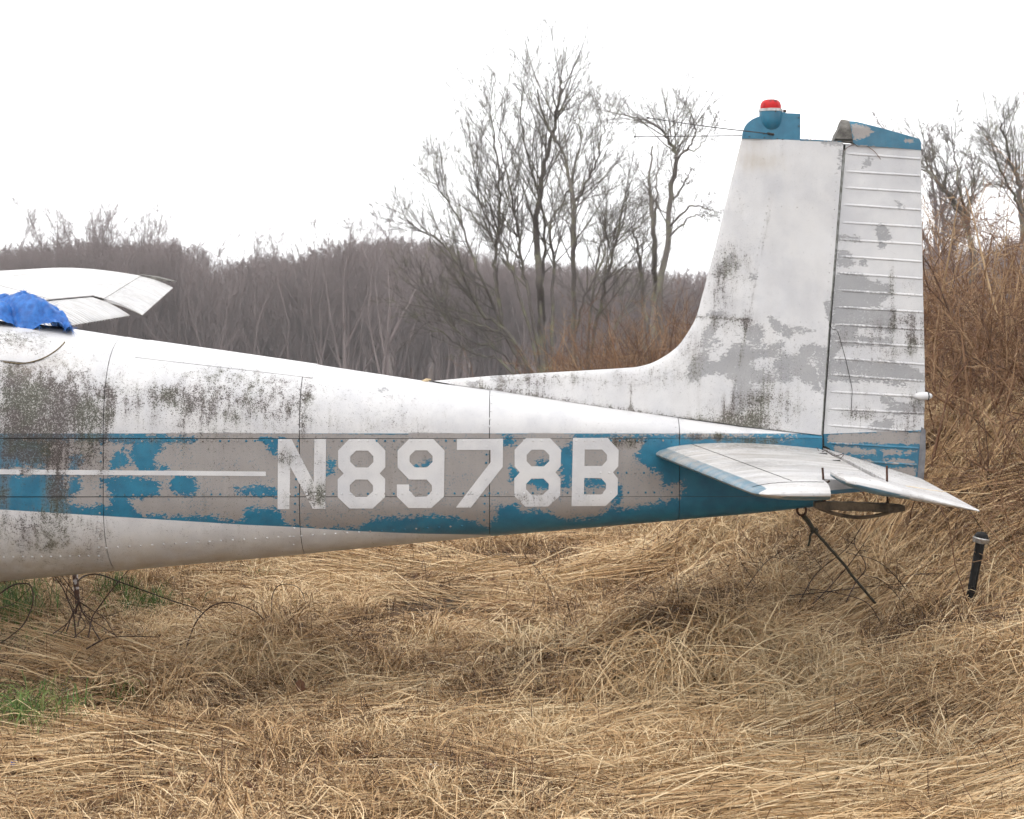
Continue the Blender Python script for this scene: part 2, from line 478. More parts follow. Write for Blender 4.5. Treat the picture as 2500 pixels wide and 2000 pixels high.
def fuselage_fields(u, v, crest):
    low = np.interp(u, BAND_LOW_U, BAND_LOW_V)
    blue = np.minimum(v - 1058.5, low - v) / 40.0
    keep = np.full(u.shape, -60.0)
    for p in BLUE_KEEP:
        keep = np.maximum(keep, sdpoly(u, v, p))
    peel = np.clip(-keep / 26.0, -1.0, 1.0)
    for cu, cv, ru, rv, a in ((1460, 1110, 40, 22, -.65), (1530, 1085, 60, 20, .75), (1750, 1066, 90, 12, .55), (1900, 1075, 70, 12, .6), (420, 1185, 60, 30, -.5), (250, 1180, 60, 40, -.35),
                              (160, 1110, 60, 25, -.4), (660, 1074, 260, 7, -.55), (1100, 1074, 140, 7, -.4), (980, 1210, 500, 5, -.35), (330, 1120, 60, 40, -.3), (60, 1110, 50, 35, .35)):
        peel += a * blob(u, v, cu, cv, ru, rv)
    # white areas lose paint only in a few flakes
    wp = np.full(u.shape, -1.1)
    for cu, cv, ru, rv, a in ((937, 952, 22, 12, 1.35), (868, 950, 40, 5, .55), (865, 969, 25, 4, .55), (1655, 1025, 10, 10, .3), (1800, 1045, 120, 14, .3)):
        wp += a * blob(u, v, cu, cv, ru, rv)
    peel = np.where(blue > 0, peel, wp)
    # grime
    d = 0.25 + 0.05 * np.sin(u / 70.0) - .08 * sstep(1000, 1300, u)
    d += 0.85 * blob(u, v, 60, 1000, 120, 95) + 0.5 * blob(u, v, 180, 1010, 110, 95) + .55 * blob(u, v, 35, 930, 25, 60)
    d += 0.42 * blob(u, v, 400, 965, 75, 24) + 0.3 * blob(u, v, 480, 990, 35, 22) + 0.18 * blob(u, v, 430, 1010, 150, 60)
    d += 0.34 * blob(u, v, 580, 965, 190, 80) + 0.24 * blob(u, v, 720, 990, 60, 60) + .1 * blob(u, v, 850, 1030, 200, 30)
    d += 0.50 * np.exp(-(np.abs(u - np.interp(v, [830, 918, 1060, 1400], [331, 269, 259, 246])) / 12.0)) * sstep(880, 1000, v) * (1 - sstep(1060, 1100, v))
    d += 0.35 * np.exp(-(np.abs(u - np.interp(v, [900, 1080], [757, 736])) / 10.0)) * (v < 1085)
    d += 01.0 * blob(u, v, 75, 1095, 75, 36) + 1.0 * blob(u, v, 140, 1190, 22, 45) + .6 * blob(u, v, 5, 1190, 14, 60) + .35 * blob(u, v, 210, 1130, 80, 40)
    d += 0.35 * blob(u, v, 330, 1075, 120, 8) + .4 * blob(u, v, 90, 1300, 110, 60) + .18 * blob(u, v, 240, 1320, 60, 80)
    d += 0.6 * blob(u, v, 1525, 1078, 60, 16) + .65 * blob(u, v, 1720, 1065, 90, 14) + .75 * blob(u, v, 1880, 1075, 90, 12) + .4 * blob(u, v, 1820, 1050, 60, 10)
    dors = np.interp(u, [1049, 1200, 1467, 1656, 1800, 2000], [931, 951, 992, 1018, 1038, 1060])
    d += 0.7 * np.exp(-np.abs(v - dors) / 7.0) * sstep(1020, 1250, u)
    d *= sstep(0.0, 0.30, crest) * .85 + .15
    dust = 0.9 * sstep(1250, 1400, v) * (u < 1400) * .35 + .35 * sstep(1290, 1380, v) + .3 * blob(u, v, 90, 880, 120, 40)
    return dict(blue=blue, peel=peel, dirt_shade=np.clip(d, 0, 1.1), dust=dust)

# ------------------------------------------------------------------ the aeroplane: fuselage
def FW(x): return np.interp(x, [-4.6, -2.9, -2.3, 1.42], [0.53, 0.53, 0.475, 0.050])
_tu = [(-1000, 742), (-500, 748), (-200, 765), (0, 785), (60, 789), (175, 804), (341, 830), (600, 866.6), (775, 892), (1032, 931), (1200, 952), (1467, 992), (1656, 1018), (1800, 1038), (2030, 1062)]
_bu = [(-1000, 1446), (-400, 1440), (0, 1415), (240, 1393), (698, 1353), (1200, 1306), (1800, 1256), (2030, 1233)]
def FT(x): return np.interp(x, [(u - CX) / 540 for u, v in _tu], [CAMZ - (v - HZ) / 540 for u, v in _tu])
def FB(x): return np.interp(x, [(u - CX) / 540 for u, v in _bu], [CAMZ - (v - HZ) / 540 for u, v in _bu])
def FZ(v, x): return CAMZ - (v - HZ) * (8.0 - FW(x)) / FOC

def section(x, t, lift=0.0):
    """fuselage skin point. t: 0 crown, 1 upper lap, 2 lower lap, 3 keel; negative = far side"""
    x = np.asarray(x, float); t = np.asarray(t, float)
    sgn = np.where(t < 0, 1.0, -1.0); a = np.abs(t)
    w = FW(x) + lift
    zt, zb = FT(x) + lift, FB(x) - lift
    zu = np.minimum(FZ(1071, x), zt - 0.012); zl = np.maximum(FZ(1213, x), zb + 0.02)
    e1, e2 = 2 / 2.45, 2 / 2.3
    a1 = np.clip(a, 0, 1) * math.pi / 2; a3 = np.clip(a - 2, 0, 1) * math.pi / 2
    y = np.where(a <= 1, w * np.sin(a1) ** e1, np.where(a <= 2, w, w * np.maximum(np.cos(a3), 0) ** e2))
    z = np.where(a <= 1, zu + (zt - zu) * np.maximum(np.cos(a1), 0) ** e1, np.where(a <= 2, zu + (zl - zu) * np.clip(a - 1, 0, 1), zl + (zb - zl) * np.sin(a3) ** e2))
    return np.stack([x, sgn * y, z], -1)

def side_y(x, z):
    """y of the near skin at x, z"""
    x = np.asarray(x, float); z = np.asarray(z, float)
    w = FW(x); zt, zb = FT(x), FB(x)
    zu = np.minimum(FZ(1071, x), zt - 0.012); zl = np.maximum(FZ(1213, x), zb + 0.02)
    up = np.clip((z - zu) / (zt - zu), 0, 1); dn = np.clip((zl - z) / (zl - zb), 0, 1)
    return -w * np.where(z > zu, np.maximum(1 - up ** 2.45, 0) ** (1 / 2.45), np.where(z < zl, np.maximum(1 - dn ** 2.3, 0) ** (1 / 2.3), 1.0))

def side_point(u, v, lift=0.0):
    x = (u - CX) * 7.7 / FOC
    for _ in range(6):
        z = CAMZ - (v - HZ) * (8 + side_y(x, CAMZ - (v - HZ) * (8 - float(FW(x))) / FOC)) / FOC
        y = float(side_y(x, z)); x = (u - CX) * (8 + y) / FOC
        z = CAMZ - (v - HZ) * (8 + y) / FOC
    return np.array([x, y - lift, z])

def attr_fields(co):
    u, v = uv_of(co[:, 0], -np.abs(co[:, 1]), co[:, 2])
    zt = FT(co[:, 0])
    crest = np.clip((zt - co[:, 2]) / 0.25, 0, 1)
    return fuselage_fields(u, v, crest)

def grid_panel(xs, ts, lift, rim=0.006):
    """a skin sheet over xs by ts with an inward rim"""
    xg, tg = np.meshgrid(xs, ts, indexing='ij')
    v = section(xg, tg, lift)
    a, b = v.shape[:2]
    idx = np.arange(a * b).reshape(a, b)
    q = np.stack([idx[:-1, :-1], idx[1:, :-1], idx[1:, 1:], idx[:-1, 1:]], -1).reshape(-1, 4)
    inner = section(xg, tg, lift - rim)
    ring = np.concatenate([idx[:, 0], idx[-1, 1:], idx[-2::-1, -1], idx[0, -2:0:-1]])
    vv = np.concatenate([v.reshape(-1, 3), inner.reshape(-1, 3)[ring]])
    k = np.arange(len(ring)); base = a * b
    q2 = np.stack([ring, np.roll(ring, -1), base + np.roll(k, -1), base + k], -1)
    return fix_normals(quad_mesh(vv, np.concatenate([q, q2])))

plane = empty('airplane', (1.0, 0, 0))
tag(plane, 'weathered white and blue light airplane with peeling paint, lettered N8978B', 'airplane')

xs = np.linspace(-4.6, 1.40, 120); ts = np.concatenate([np.linspace(-3, -2, 16)[:-1], [-2, -1.5], np.linspace(-1, 1, 31), [1.5, 2], np.linspace(2, 3, 16)[1:]])
xg, tg = np.meshgrid(xs, ts, indexing='ij')
core = section(xg, tg, -0.007); n_t = len(ts)
idx = np.arange(core.shape[0] * n_t).reshape(-1, n_t)
q = np.stack([idx[:-1, :-1], idx[1:, :-1], idx[1:, 1:], idx[:-1, 1:]], -1).reshape(-1, 4)
me = quad_mesh(core.reshape(-1, 3), q)
bm = bmesh.new(); bm.from_mesh(me)
bmesh.ops.remove_doubles(bm, verts=bm.verts, dist=1e-4)
bmesh.ops.holes_fill(bm, edges=[e for e in bm.edges if e.is_boundary], sides=0)
bmesh.ops.recalc_face_normals(bm, faces=bm.faces)
bm.to_mesh(me); bm.free()
fuselage = link('fuselage', me, M['dark'], plane)

SEAM_U = [-700, 252, 731, 1195, 1659, 1998]
bays = []
for i, u in enumerate(SEAM_U):
    x = (u - CX) * 7.65 / FOC
    for _ in range(5): x = (u - CX) * (8 - float(FW(x))) / FOC
    bays.append(x)
bays[0], bays[-1] = -4.55, 1.395
def tfine(a, b, n): return np.linspace(a, b, n)
for i in range(len(bays) - 1):
    xs = np.arange(bays[i] + 0.0016, bays[i + 1] - 0.0016, 0.011)
    xs = np.append(xs, bays[i + 1] - 0.0016)
    if i == 0:
        xs = np.concatenate([np.linspace(-4.55, -2.6, 20)[:-1], np.arange(-2.6, bays[1] - 0.0016, 0.011), [bays[1] - 0.0016]])
    lift = 0.0012 if i % 2 else 0.0
    for (ta, tb, nt, dl) in ((-0.999, 0.999, 121, 0.0008), (1.005, 1.995, 28, 0.0), (2.002, 3.99, 110, 0.0006), (-1.995, -1.005, 14, 0.0)):
        if ta == 2.002:
            tt = np.concatenate([np.linspace(2.002, 3.0, 55), -np.linspace(3.0, 2.002, 30)[1:]])
        else:
            tt = tfine(ta, tb, nt)
        me = grid_panel(xs, tt, lift + dl)
        co = coords(me)
        link('skin_panel', me, M['skin'], fuselage, attrs=attr_fields(co), sharp=50)

# doubler strip along the crown in the second bay, and the raised wing-root fairing
xs = np.linspace((360 - CX) / 540, (775 - CX) / 540, 90)
me = grid_panel(xs, np.linspace(-0.40, 0.40, 30), 0.0042, 0.004)
link('crown_strip', me, M['skin'], fuselage, attrs=attr_fields(coords(me)), sharp=50)

arc = spline(zs(z1, (-900, 800), (-300, 855), (0, 870), (165, 884), (300, 856), (400, 805), (478, 738), (500, 690)), 60)
def arc_low(x):
    uu = CX + x * FOC / (8 - FW(x))
    return FZ(np.interp(uu, arc[:, 0], arc[:, 1]), x)
xs = np.concatenate([np.linspace(-4.5, -2.3, 18), np.arange(-2.28, (158 - CX) * 7.6 / FOC, 0.010)])
rows = []
for s in np.linspace(0, 1, 34):
    z = arc_low(xs) + (FT(xs) - 0.006 - arc_low(xs)) * s
    y = side_y(xs, z) - 0.016 * math.sin(math.pi * min(1, s * 1.3 + .12)) * sstep(0, .35, (xs[-1] - xs)) - 0.003
    rows.append(np.stack([xs, y, z], -1))
v = np.array(rows); a, b = v.shape[:2]
idx = np.arange(a * b).reshape(a, b)
q = np.stack([idx[:-1, :-1], idx[:-1, 1:], idx[1:, 1:], idx[1:, :-1]], -1).reshape(-1, 4)
low2 = v[0].copy(); low2[:, 1] += 0.012
vv = np.concatenate([v.reshape(-1, 3), low2]); k = np.arange(b - 1)
q = np.concatenate([q, np.stack([a * b + k, a * b + k + 1, idx[0, 1:], idx[0, :-1]], -1)])
me = quad_mesh(vv, q)
co = coords(me); at = attr_fields(co); uu, vq = uv_of(*co.T)
at['dirt_shade'] = .08 + .62 * blob(uu, vq, 40, 830, 80, 36) + .2 * blob(uu, vq, 110, 860, 60, 20); at['dust'] = .2 * blob(uu, vq, 60, 860, 90, 25)
link('wing_root_fairing', me, M['skin'], fuselage, attrs=at)
t = Tubes()
pts = np.array([side_point(*p, 0.004) for p in arc[18:-6]])
pts[:, 1] -= 0.003
t.add(pts, 0.0028, 5)
t.build('fairing_bead', simple('old_sealant', (0.20, 0.155, 0.085), (0.08, 0.065, 0.04), 40, 0.9), fuselage)

# cheat line and registration marks: thin paint film lying on the skin
def film(name, outer, holes, lift, parent, dirt_boost=0.0, grid=0.02):
    polys = [[Vector((x, -y, 0)) for x, y in outer]] + [[Vector((x, -y, 0)) for x, y in h] for h in holes]
    flat = [p for pl in polys for p in pl]
    tris = tessellate_polygon(polys)
    bm = bmesh.new()
    vs = [bm.verts.new(p) for p in flat]
    for tr in tris:
        try: bm.faces.new([vs[i] for i in tr])
        except ValueError: pass
    lo = Vector((min(p.x for p in flat), min(p.y for p in flat))); hi = Vector((max(p.x for p in flat), max(p.y for p in flat)))
    for ax, n in ((0, 14), (1, 14)):
        span = hi[ax] - lo[ax]
        st = max(6.0, span / 60)
        cpos = lo[ax] + st * .5
        while cpos < hi[ax]:
            pc = Vector((0, 0, 0)); pc[ax] = cpos
            no = Vector((0, 0, 0)); no[ax] = 1
            bmesh.ops.bisect_plane(bm, geom=bm.verts[:] + bm.edges[:] + bm.faces[:], plane_co=pc, plane_no=no)
            cpos += st
    uvs = []
    for vv in bm.verts:
        u, w = vv.co.x, -vv.co.y
        uvs.append((u, w))
        vv.co = Vector(side_point(u, w, lift))
    ext = bmesh.ops.extrude_face_region(bm, geom=bm.faces[:])
    for g in ext['geom']:
        if isinstance(g, bmesh.types.BMVert): g.co.y += lift * .9
    bmesh.ops.recalc_face_normals(bm, faces=bm.faces)
    me = bpy.data.meshes.new('m'); bm.to_mesh(me); bm.free()
    co = coords(me); u, w = uv_of(*co.T)
    d = .08 + dirt_boost * (blob(u, w, 700, 1120, 90, 22) + blob(u, w, 770, 1205, 50, 30) + .35) + .12 * sstep(1190, 1215, w)
    d = d + .25 * blob(u, w, 1260, 1215, 120, 25)
    at = dict(blue=np.full(len(co), -1.), peel=np.full(len(co), -1.1) + 1.0 * blob(u, w, 1150, 1205, 22, 14), dirt_shade=d, dust=np.full(len(co), .04))
    return link(name, me, M['skin'], parent, smooth=False, attrs=at)

for (outer, holes), nm, db in zip(LETTERS, LETTER_NAMES, (.42, .05, .04, .03, .05, .04)):
    film(nm, outer, holes, 0.0028, fuselage, db)
stripe = film('cheat_line', [(-420, 1135), (0, 1146), (649, 1151.5), (649, 1162.3), (0, 1158), (-420, 1150)], [], 0.0024, fuselage, .1)
at = stripe.data.attributes['dirt_shade']; co = coords(stripe.data); u, w = uv_of(*co.T)
at.data.foreach_set('value', (.1 + .75 * blob(u, w, 60, 1152, 30, 40) + .85 * blob(u, w, 145, 1152, 26, 40) + .5 * blob(u, w, 245, 1152, 30, 40)).astype(np.float32))

# rivets
def rivet_mesh(points, r=0.0052, h=0.0026):
    V, F, U = [], [], []
    k = 6
    for (u, v) in points:
        p = side_point(u, v, 0.003)
        e = 0.004
        zz = p[2]
        nz = (float(side_y(p[0], zz + e)) - float(side_y(p[0], zz - e))) / (2 * e)
        nrm = np.array([0, -1.0, nz]); nrm /= np.linalg.norm(nrm)
        a = np.array([1.0, 0, 0]); b = np.cross(nrm, a)
        base = len(V)
        for rr, hh in ((r, -0.0015), (r * .75, h * .7)):
            for i in range(k):
                th = i * 2 * math.pi / k
                V.append(p + rr * (math.cos(th) * a + math.sin(th) * b) + hh * nrm); U.append((u, v))
        V.append(p + h * nrm); U.append((u, v))
        for i in range(k):
            j = (i + 1) % k
            F.append((base + i, base + j, base + k + j, base + k + i))
            F.append((base + k + i, base + k + j, base + 2 * k))
    return mesh(V, F), np.array(U)

riv = []
for u in np.arange(262, 1650, 21.2): riv.append((u, 1077.2 - (u - 262) * .0012))
for u in np.arange(262, 1655, 21.2): riv.append((u, 1208.5 - (u - 262) * .0045))
for v in np.arange(915, 1060, 19): riv.append((np.interp(v, [905, 1060], [748, 731]), v))
for v in np.arange(965, 1060, 19): riv.append((np.interp(v, [950, 1069], [1202, 1193]), v))
for v in np.arange(1090, 1345, 20):
    riv.append((np.interp(v, [1080, 1345], [726, 716]), v))
    if v < 1290: riv.append((np.interp(v, [1080, 1290], [1189, 1181]), v))
for v in np.arange(1085, 1375, 21): riv.append((247 - (v - 1085) * .02, v))
for v in np.arange(1030, 1055, 12): riv.append((1649, v))
for u in np.arange(1466, 1620, 21.2): riv.append((u, 1154.5))
for u in np.arange(10, 240, 23): riv.append((u, 1361 - u * .015))
for u in np.arange(260, 1150, 28): riv.append((u, 1338 - (u - 260) * .062))
me, U = rivet_mesh(riv)
low = np.interp(U[:, 0], BAND_LOW_U, BAND_LOW_V)
inl = np.zeros(len(U), bool)
for outer, holes in LETTERS:
    s = sdpoly(U[:, 0], U[:, 1], outer) > 0
    for h in holes: s &= sdpoly(U[:, 0], U[:, 1], h) < 0
    inl |= s
isb = (U[:, 1] > 1059) & (U[:, 1] < low) & ~inl
bare_r = isb & (np.sin(U[:, 0] * 1.7 + U[:, 1]) > .55)
o = link('rivet_row', me, M['skin'], fuselage, attrs=dict(blue=np.where(isb, 1., -1.), peel=np.where(bare_r, 1.2, -1.2), dirt_shade=np.where(U[:, 0] < 500, .5, .12), dust=np.zeros(len(U))))
tag(o, kind='stuff')

# tie-down ring under the tail and whip post under the belly
t = Tubes()
c = np.array(P(1957, 1246, -0.03)); th = np.linspace(0, 2 * math.pi, 17)
t.add(np.stack([c[0] + 0.020 * np.cos(th), np.full(17, c[1]), c[2] + 0.023 * np.sin(th)], -1), 0.0055, 6, cap=False)
t.add([c + (0.004, 0, .02), c + (0.012, 0, .07)], 0.007, 6)
t.build('tie_down_ring', M['rust'], fuselage)

# ------------------------------------------------------------------ fin and rudder
FIN_LE = spline([(1049, 931), (1200, 918), (1370, 908), (1520, 899), (1565, 894), (1605, 880), (1652, 848), (1683, 806), (1701, 770), (1716, 716), (1745, 608), (1776, 480), (1811, 338)], 90)
FIN_TOP = [(1811, 338), (2056, 349)]
FIN_AFT = [(2056, 349), (2019, 796), (2000, 1061)]
FIN_BASE = [(2000, 1060.5), (1800, 1038), (1656, 1018), (1467, 992), (1200, 951.5), (1049, 931)]
def xz(p): return ((p[0] - CX) / 540.0, CAMZ - (p[1] - HZ) / 540.0)
LE_xz = np.array([xz(p) for p in FIN_LE])
HINGE = np.array([xz(p) for p in FIN_AFT])
def fin_th(x, z):
    """half thickness of fin"""
    d = dline(np.asarray(x), np.asarray(z), LE_xz)
    zr = np.clip((np.asarray(z) - 1.25) / 1.35, 0, 1)
    tmax = 0.048 - 0.018 * zr
    aft = sstep(-1.0, 0.2, x) * .6 + .4
    return tmax * aft * np.sqrt(np.clip(1 - (1 - np.clip(d / 0.24, 0, 1)) ** 2, 0, 1)) + 0.002

def slab(outline_px, th, grid=0.022, inset=0.0, near_only=False, yc=0.0, plane_y=0.0, depth_in=0.006, flip=None):
    """body from an outline drawn on the plane y = plane_y, half thickness th(x, z)"""
    pts = [P(u, v, plane_y) for u, v in outline_px]
    bm = bmesh.new()
    f = bm.faces.new([bm.verts.new((p.x, 0, p.z)) for p in pts])
    if inset:
        r = bmesh.ops.inset_individual(bm, faces=[f], thickness=inset)
        bmesh.ops.delete(bm, geom=r['faces'], context='FACES')
        bmesh.ops.delete(bm, geom=[v for v in bm.verts if not v.link_faces], context='VERTS')
    for ax in (0, 2):
        vals = [v.co[ax] for v in bm.verts]
        c = math.floor(min(vals) / grid) * grid + grid
        while c < max(vals):
            co = Vector((0, 0, 0)); co[ax] = c; no = Vector((0, 0, 0)); no[ax] = 1
            bmesh.ops.bisect_plane(bm, geom=bm.verts[:] + bm.edges[:] + bm.faces[:], plane_co=co, plane_no=no)
            c += grid
    bm.verts.index_update()
    V = np.array([v.co[:] for v in bm.verts]); F = [[v.index for v in f.verts] for f in bm.faces]
    E = [[v.index for v in e.verts] for e in bm.edges if e.is_boundary]
    bm.free()
    h = np.asarray(th(V[:, 0], V[:, 2]), float) * np.ones(len(V))
    near = V.copy(); near[:, 1] = yc - h
    far = V.copy(); far[:, 1] = (yc - h + depth_in) if near_only else (yc + h)
    k = len(V)
    faces = F + ([] if near_only else [[i + k for i in f[::-1]] for f in F]) + [[a, b, b + k, a + k] for a, b in E]
    return fix_normals(mesh(np.concatenate([near, far]), faces))

FIN_GREY = [
    zs(z5, (365,190),(460,172),(468,205),(410,218)),
    zs(z5, (395,225),(440,222),(400,300),(350,390),(430,380),(432,408),(330,412),(345,330)),
    zs(z5, (545,430),(610,418),(660,440),(860,432),(870,405),(850,470),(740,468),(665,472),(655,560),(680,600),(640,690),(640,735),(720,765),(715,815),(650,815),(590,880),(525,905),(555,740),(570,645),(470,600),(400,590),(340,600),(290,640),(245,655),(235,560),(270,520),(340,470),(350,530),(390,550),(470,540),(470,500),(535,455)),
    zs(z5, (640,300),(700,278),(738,310),(732,362),(690,378),(648,350)),
    zs(z5, (795,222),(850,232),(872,280),(930,288),(1085,304),(1000,312),(955,312),(935,342),(870,312),(815,265)),
    zs(z5, (835,545),(870,520),(880,480),(960,500),(1010,495),(1005,455),(1060,408),(1095,420),(1070,490),(1045,535),(1090,560),(1125,600),(1135,690),(1185,745),(1100,722),(1085,662),(1030,664),(1010,625),(945,600),(955,572),(1000,560),(930,560),(935,640),(905,672),(840,652),(872,590)),
    zs(z5, (1110,415),(1195,430),(1182,720),(1140,660),(1125,520)),
    zs(z5, (688,608),(812,615),(812,655),(700,658)),
    zs(z5, (725,730),(780,735),(775,790),(740,770)),
    zs(z4, (575,1255),(640,1190),(680,1155),(695,1230),(640,1272),(600,1297)),
    zs(z4, (690,1215),(725,1215),(720,1255),(695,1250)),
    zs(z4, (1328,1500),(1372,1462),(1362,1650),(1340,1580)),
    zs(z4, (800,1300),(845,1305),(830,1330),(805,1328)),
    zs(z4, (1290,370),(1450,372),(1440,390),(1330,392)),
    zs(z4, (1415,430),(1452,430),(1440,560),(1415,560),(1435,500)),
    zs(z3, (0,80),(60,75),(130,100),(20,110)),
    zs(z2, (1850,375),(1950,380),(1930,410),(1880,405)), zs(z2, (1660,405),(1750,410),(1740,435),(1680,430)),
]
RUD_GREY = [
    zs(z4, (1698,965),(1722,952),(1752,962),(1785,1035),(1742,1058),(1700,1040)),
    zs(z4, (1592,552),(1620,495),(1655,488),(1630,530)),
    zs(z4, (1845,792),(1870,820),(1850,826)), zs(z4, (1710,1085),(1750,1085),(1745,1102),(1710,1100)),
    zs(z4, (1425,1035),(1560,1035),(1570,1050),(1425,1052)),
    zs(z4, (1425,1130),(1460,1125),(1508,1160),(1425,1170)), zs(z4, (1425,1195),(1480,1185),(1530,1215),(1470,1235),(1425,1225)), zs(z4, (1575,1200),(1620,1200),(1610,1222),(1580,1222)),
    zs(z4, (1418,1292),(1600,1318),(1650,1372),(1790,1382),(1780,1425),(1410,1398)),
    zs(z4, (1410,1412),(1735,1442),(1700,1495),(1600,1520),(1405,1522)),
    zs(z4, (1400,1535),(1795,1565),(1795,1655),(1600,1645),(1395,1635)),
    zs(z5, (1235,350),(1500,380),(1640,390),(1240,395)), zs(z5, (1270,290),(1370,285),(1380,310),(1280,312)),
    zs(z5, (1258,530),(1650,545),(1835,590),(1880,645),(1700,652),(1550,625),(1400,590),(1262,592)),
    zs(z5, (1222,455),(1250,400),(1280,410),(1240,470),(1240,600),(1222,600)), zs(z5, (1215,620),(1700,655),(1740,700),(1560,640),(1230,650)),
    zs(z5, (1650,840),(1850,832),(1880,885),(1640,885)), zs(z5, (1600,790),(1640,795),(1700,825),(1650,828)),
    zs(z5, (1540,955),(1660,945),(1640,1000),(1500,985)),
]
RUD_BARE = [zs(z5, (1200,1040),(1400,1000),(1870,1020),(1868,1105),(1200,1090)), zs(z5, (1230,1110),(1540,1140),(1550,1180),(1300,1165),(1240,1150)), zs(z5, (1580,1140),(1840,1145),(1780,1180),(1700,1180),(1600,1185)),
            zs(z5, (1350,1200),(1450,1190),(1520,1225),(1320,1215)), zs(z5, (1600,1215),(1720,1205),(1830,1230),(1820,1255),(1600,1240)), zs(z5, (1640,1275),(1830,1262),(1820,1345),(1680,1330))]

def tail_fields(co, rud=False):
    u, v = uv_of(co[:, 0], np.zeros(len(co)), co[:, 2])
    g = np.full(len(co), -60.)
    for p in (RUD_GREY if rud else FIN_GREY):
        g = np.maximum(g, sdpoly(u, v, p))
    peel = np.clip(g / 13.0 + .12, -0.95, 1.0)
    peel = peel + (.5 * blob(u, v, 1800, 880, 190, 120) + .2 * blob(u, v, 1780, 640, 40, 60) + .25 * blob(u, v, 1870, 840, 120, 60) if not rud else .55 * blob(u, v, 2130, 790, 140, 120) + .25 * blob(u, v, 2130, 960, 130, 80)) * (peel < 0)
    blue = np.full(len(co), -1.)
    d = np.full(len(co), .13)
    for cu, cv, ru, rv, a in ((1780, 640, 45, 60, .36), (1750, 720, 50, 60, .3), (1800, 790, 60, 25, .35), (1690, 870, 60, 70, .28), (1600, 920, 80, 30, .24), (1350, 925, 200, 30, .32), (1270, 925, 60, 25, .2), (1800, 1000, 90, 40, .45),
                              (1880, 960, 70, 60, .28), (1900, 850, 80, 60, .15), (1800, 500, 30, 40, .15), (1960, 1010, 60, 50, .12)):
        d += a * blob(u, v, cu, cv, ru, rv)
    base = np.interp(u, [1049, 1200, 1467, 1656, 1800, 2000], [931, 951, 992, 1018, 1038, 1060])
    d += .55 * np.exp(-(base - v) / 9.0) * sstep(1060, 1200, u) * (1 - sstep(1880, 1960, u)) * (0 if rud else 1)
    d += .6 * blob(u, v, 1810, 1025, 60, 14) * (0 if rud else 1)
    for a, b, c, w in (((1701, 773), (1823, 780), .45, 4), ((1538, 939), (1538, 997), .4, 4), ((1912, 345), (1823, 780), .24, 3), ((1823, 780), (1774, 1027), .32, 3.5)):
        d += c * np.exp(-dline(u, v, [a, b]) / w) * (0 if rud else 1)
    dust = .85 * blob(u, v, 1850, 395, 55, 24) * (0 if rud else 1) + .35 * blob(u, v, 1835, 350, 40, 18) + .1
    if rud:
        d = np.full(len(co), .13) + .10 * sstep(650, 850, v)
        for cu, cv, ru, rv, a in ((2177, 720, 5, 70, .8), (2220, 700, 50, 20, .4), (2215, 780, 45, 18, .62), (2235, 830, 30, 20, .72), (2180, 800, 60, 20, .35), (2190, 860, 60, 18, .5), (2110, 830, 60, 30, .3), (2240, 985, 25, 40, .7), (2120, 1015, 90, 14, .5), (2220, 1040, 40, 20, .5), (2080, 1010, 20, 20, .3)):
            d += .62 * a * blob(u, v, cu, cv, ru, rv)
        peel = peel + .16
        blue = (v - np.interp(u, [1990, 2250], [1059, 1050])) / 40.0
        b = np.full(len(co), -60.)
        for p in RUD_BARE: b = np.maximum(b, sdpoly(u, v, p))
        peel = np.where(blue > 0, np.clip(b / 10.0, -.9, 1.0), peel)
        dust = np.full(len(co), .05)
    d = d * 1.12
    return dict(blue=blue, peel=peel, dirt_shade=np.clip(d, 0, 1.1), dust=dust)

fin_outline = [tuple(p) for p in FIN_LE] + FIN_TOP[1:] + FIN_AFT[1:] + FIN_BASE[1:-1]
fin = link('fin', slab(fin_outline, lambda x, z: np.maximum(fin_th(x, z) - 0.005, 0.001), 0.03), M['dark'], plane)
def cut_le(u0, u1): return [tuple(p) for p in FIN_LE if u0 < p[0] < u1]
i773 = min(range(90), key=lambda i: abs(FIN_LE[i][1] - 773))
i1538 = min(range(90), key=lambda i: abs(FIN_LE[i][0] - 1538))
ARC = [tuple(p) for p in spline([(1538, 941), (1570, 936), (1600, 924), (1645, 900), (1672, 880), (1700, 848), (1716, 820), (1728, 796), (1736, 777)], 18)]
panels = [
    [tuple(p) for p in FIN_LE[:i1538 + 1]] + [(1538, 941), (1538, 1003), (1467, 991.5), (1200, 951.0), (1080, 935)],
    [tuple(p) for p in FIN_LE[i1538:i773 + 1]] + [(1736, 777)] + ARC[::-1][1:],
    ARC + [(1823, 780), (1774, 1033), (1656, 1017.5), (1538, 1003)],
    [tuple(p) for p in FIN_LE[i773:]] + [(1912, 342.5), (1823, 780), (1736, 777)],
    [(1912, 342.5), (2056, 349), (2019, 796), (2000, 1060), (1800, 1037.5), (1774, 1033), (1823, 780)],
]
for i, pl in enumerate(panels):
    me = slab(pl, lambda x, z: fin_th(x, z) + (0.0012 if i in (1, 4) else 0.0), 0.016, inset=0.0028)
    link('skin_panel', me, M['skin'], fin, attrs=tail_fields(coords(me)), sharp=50)

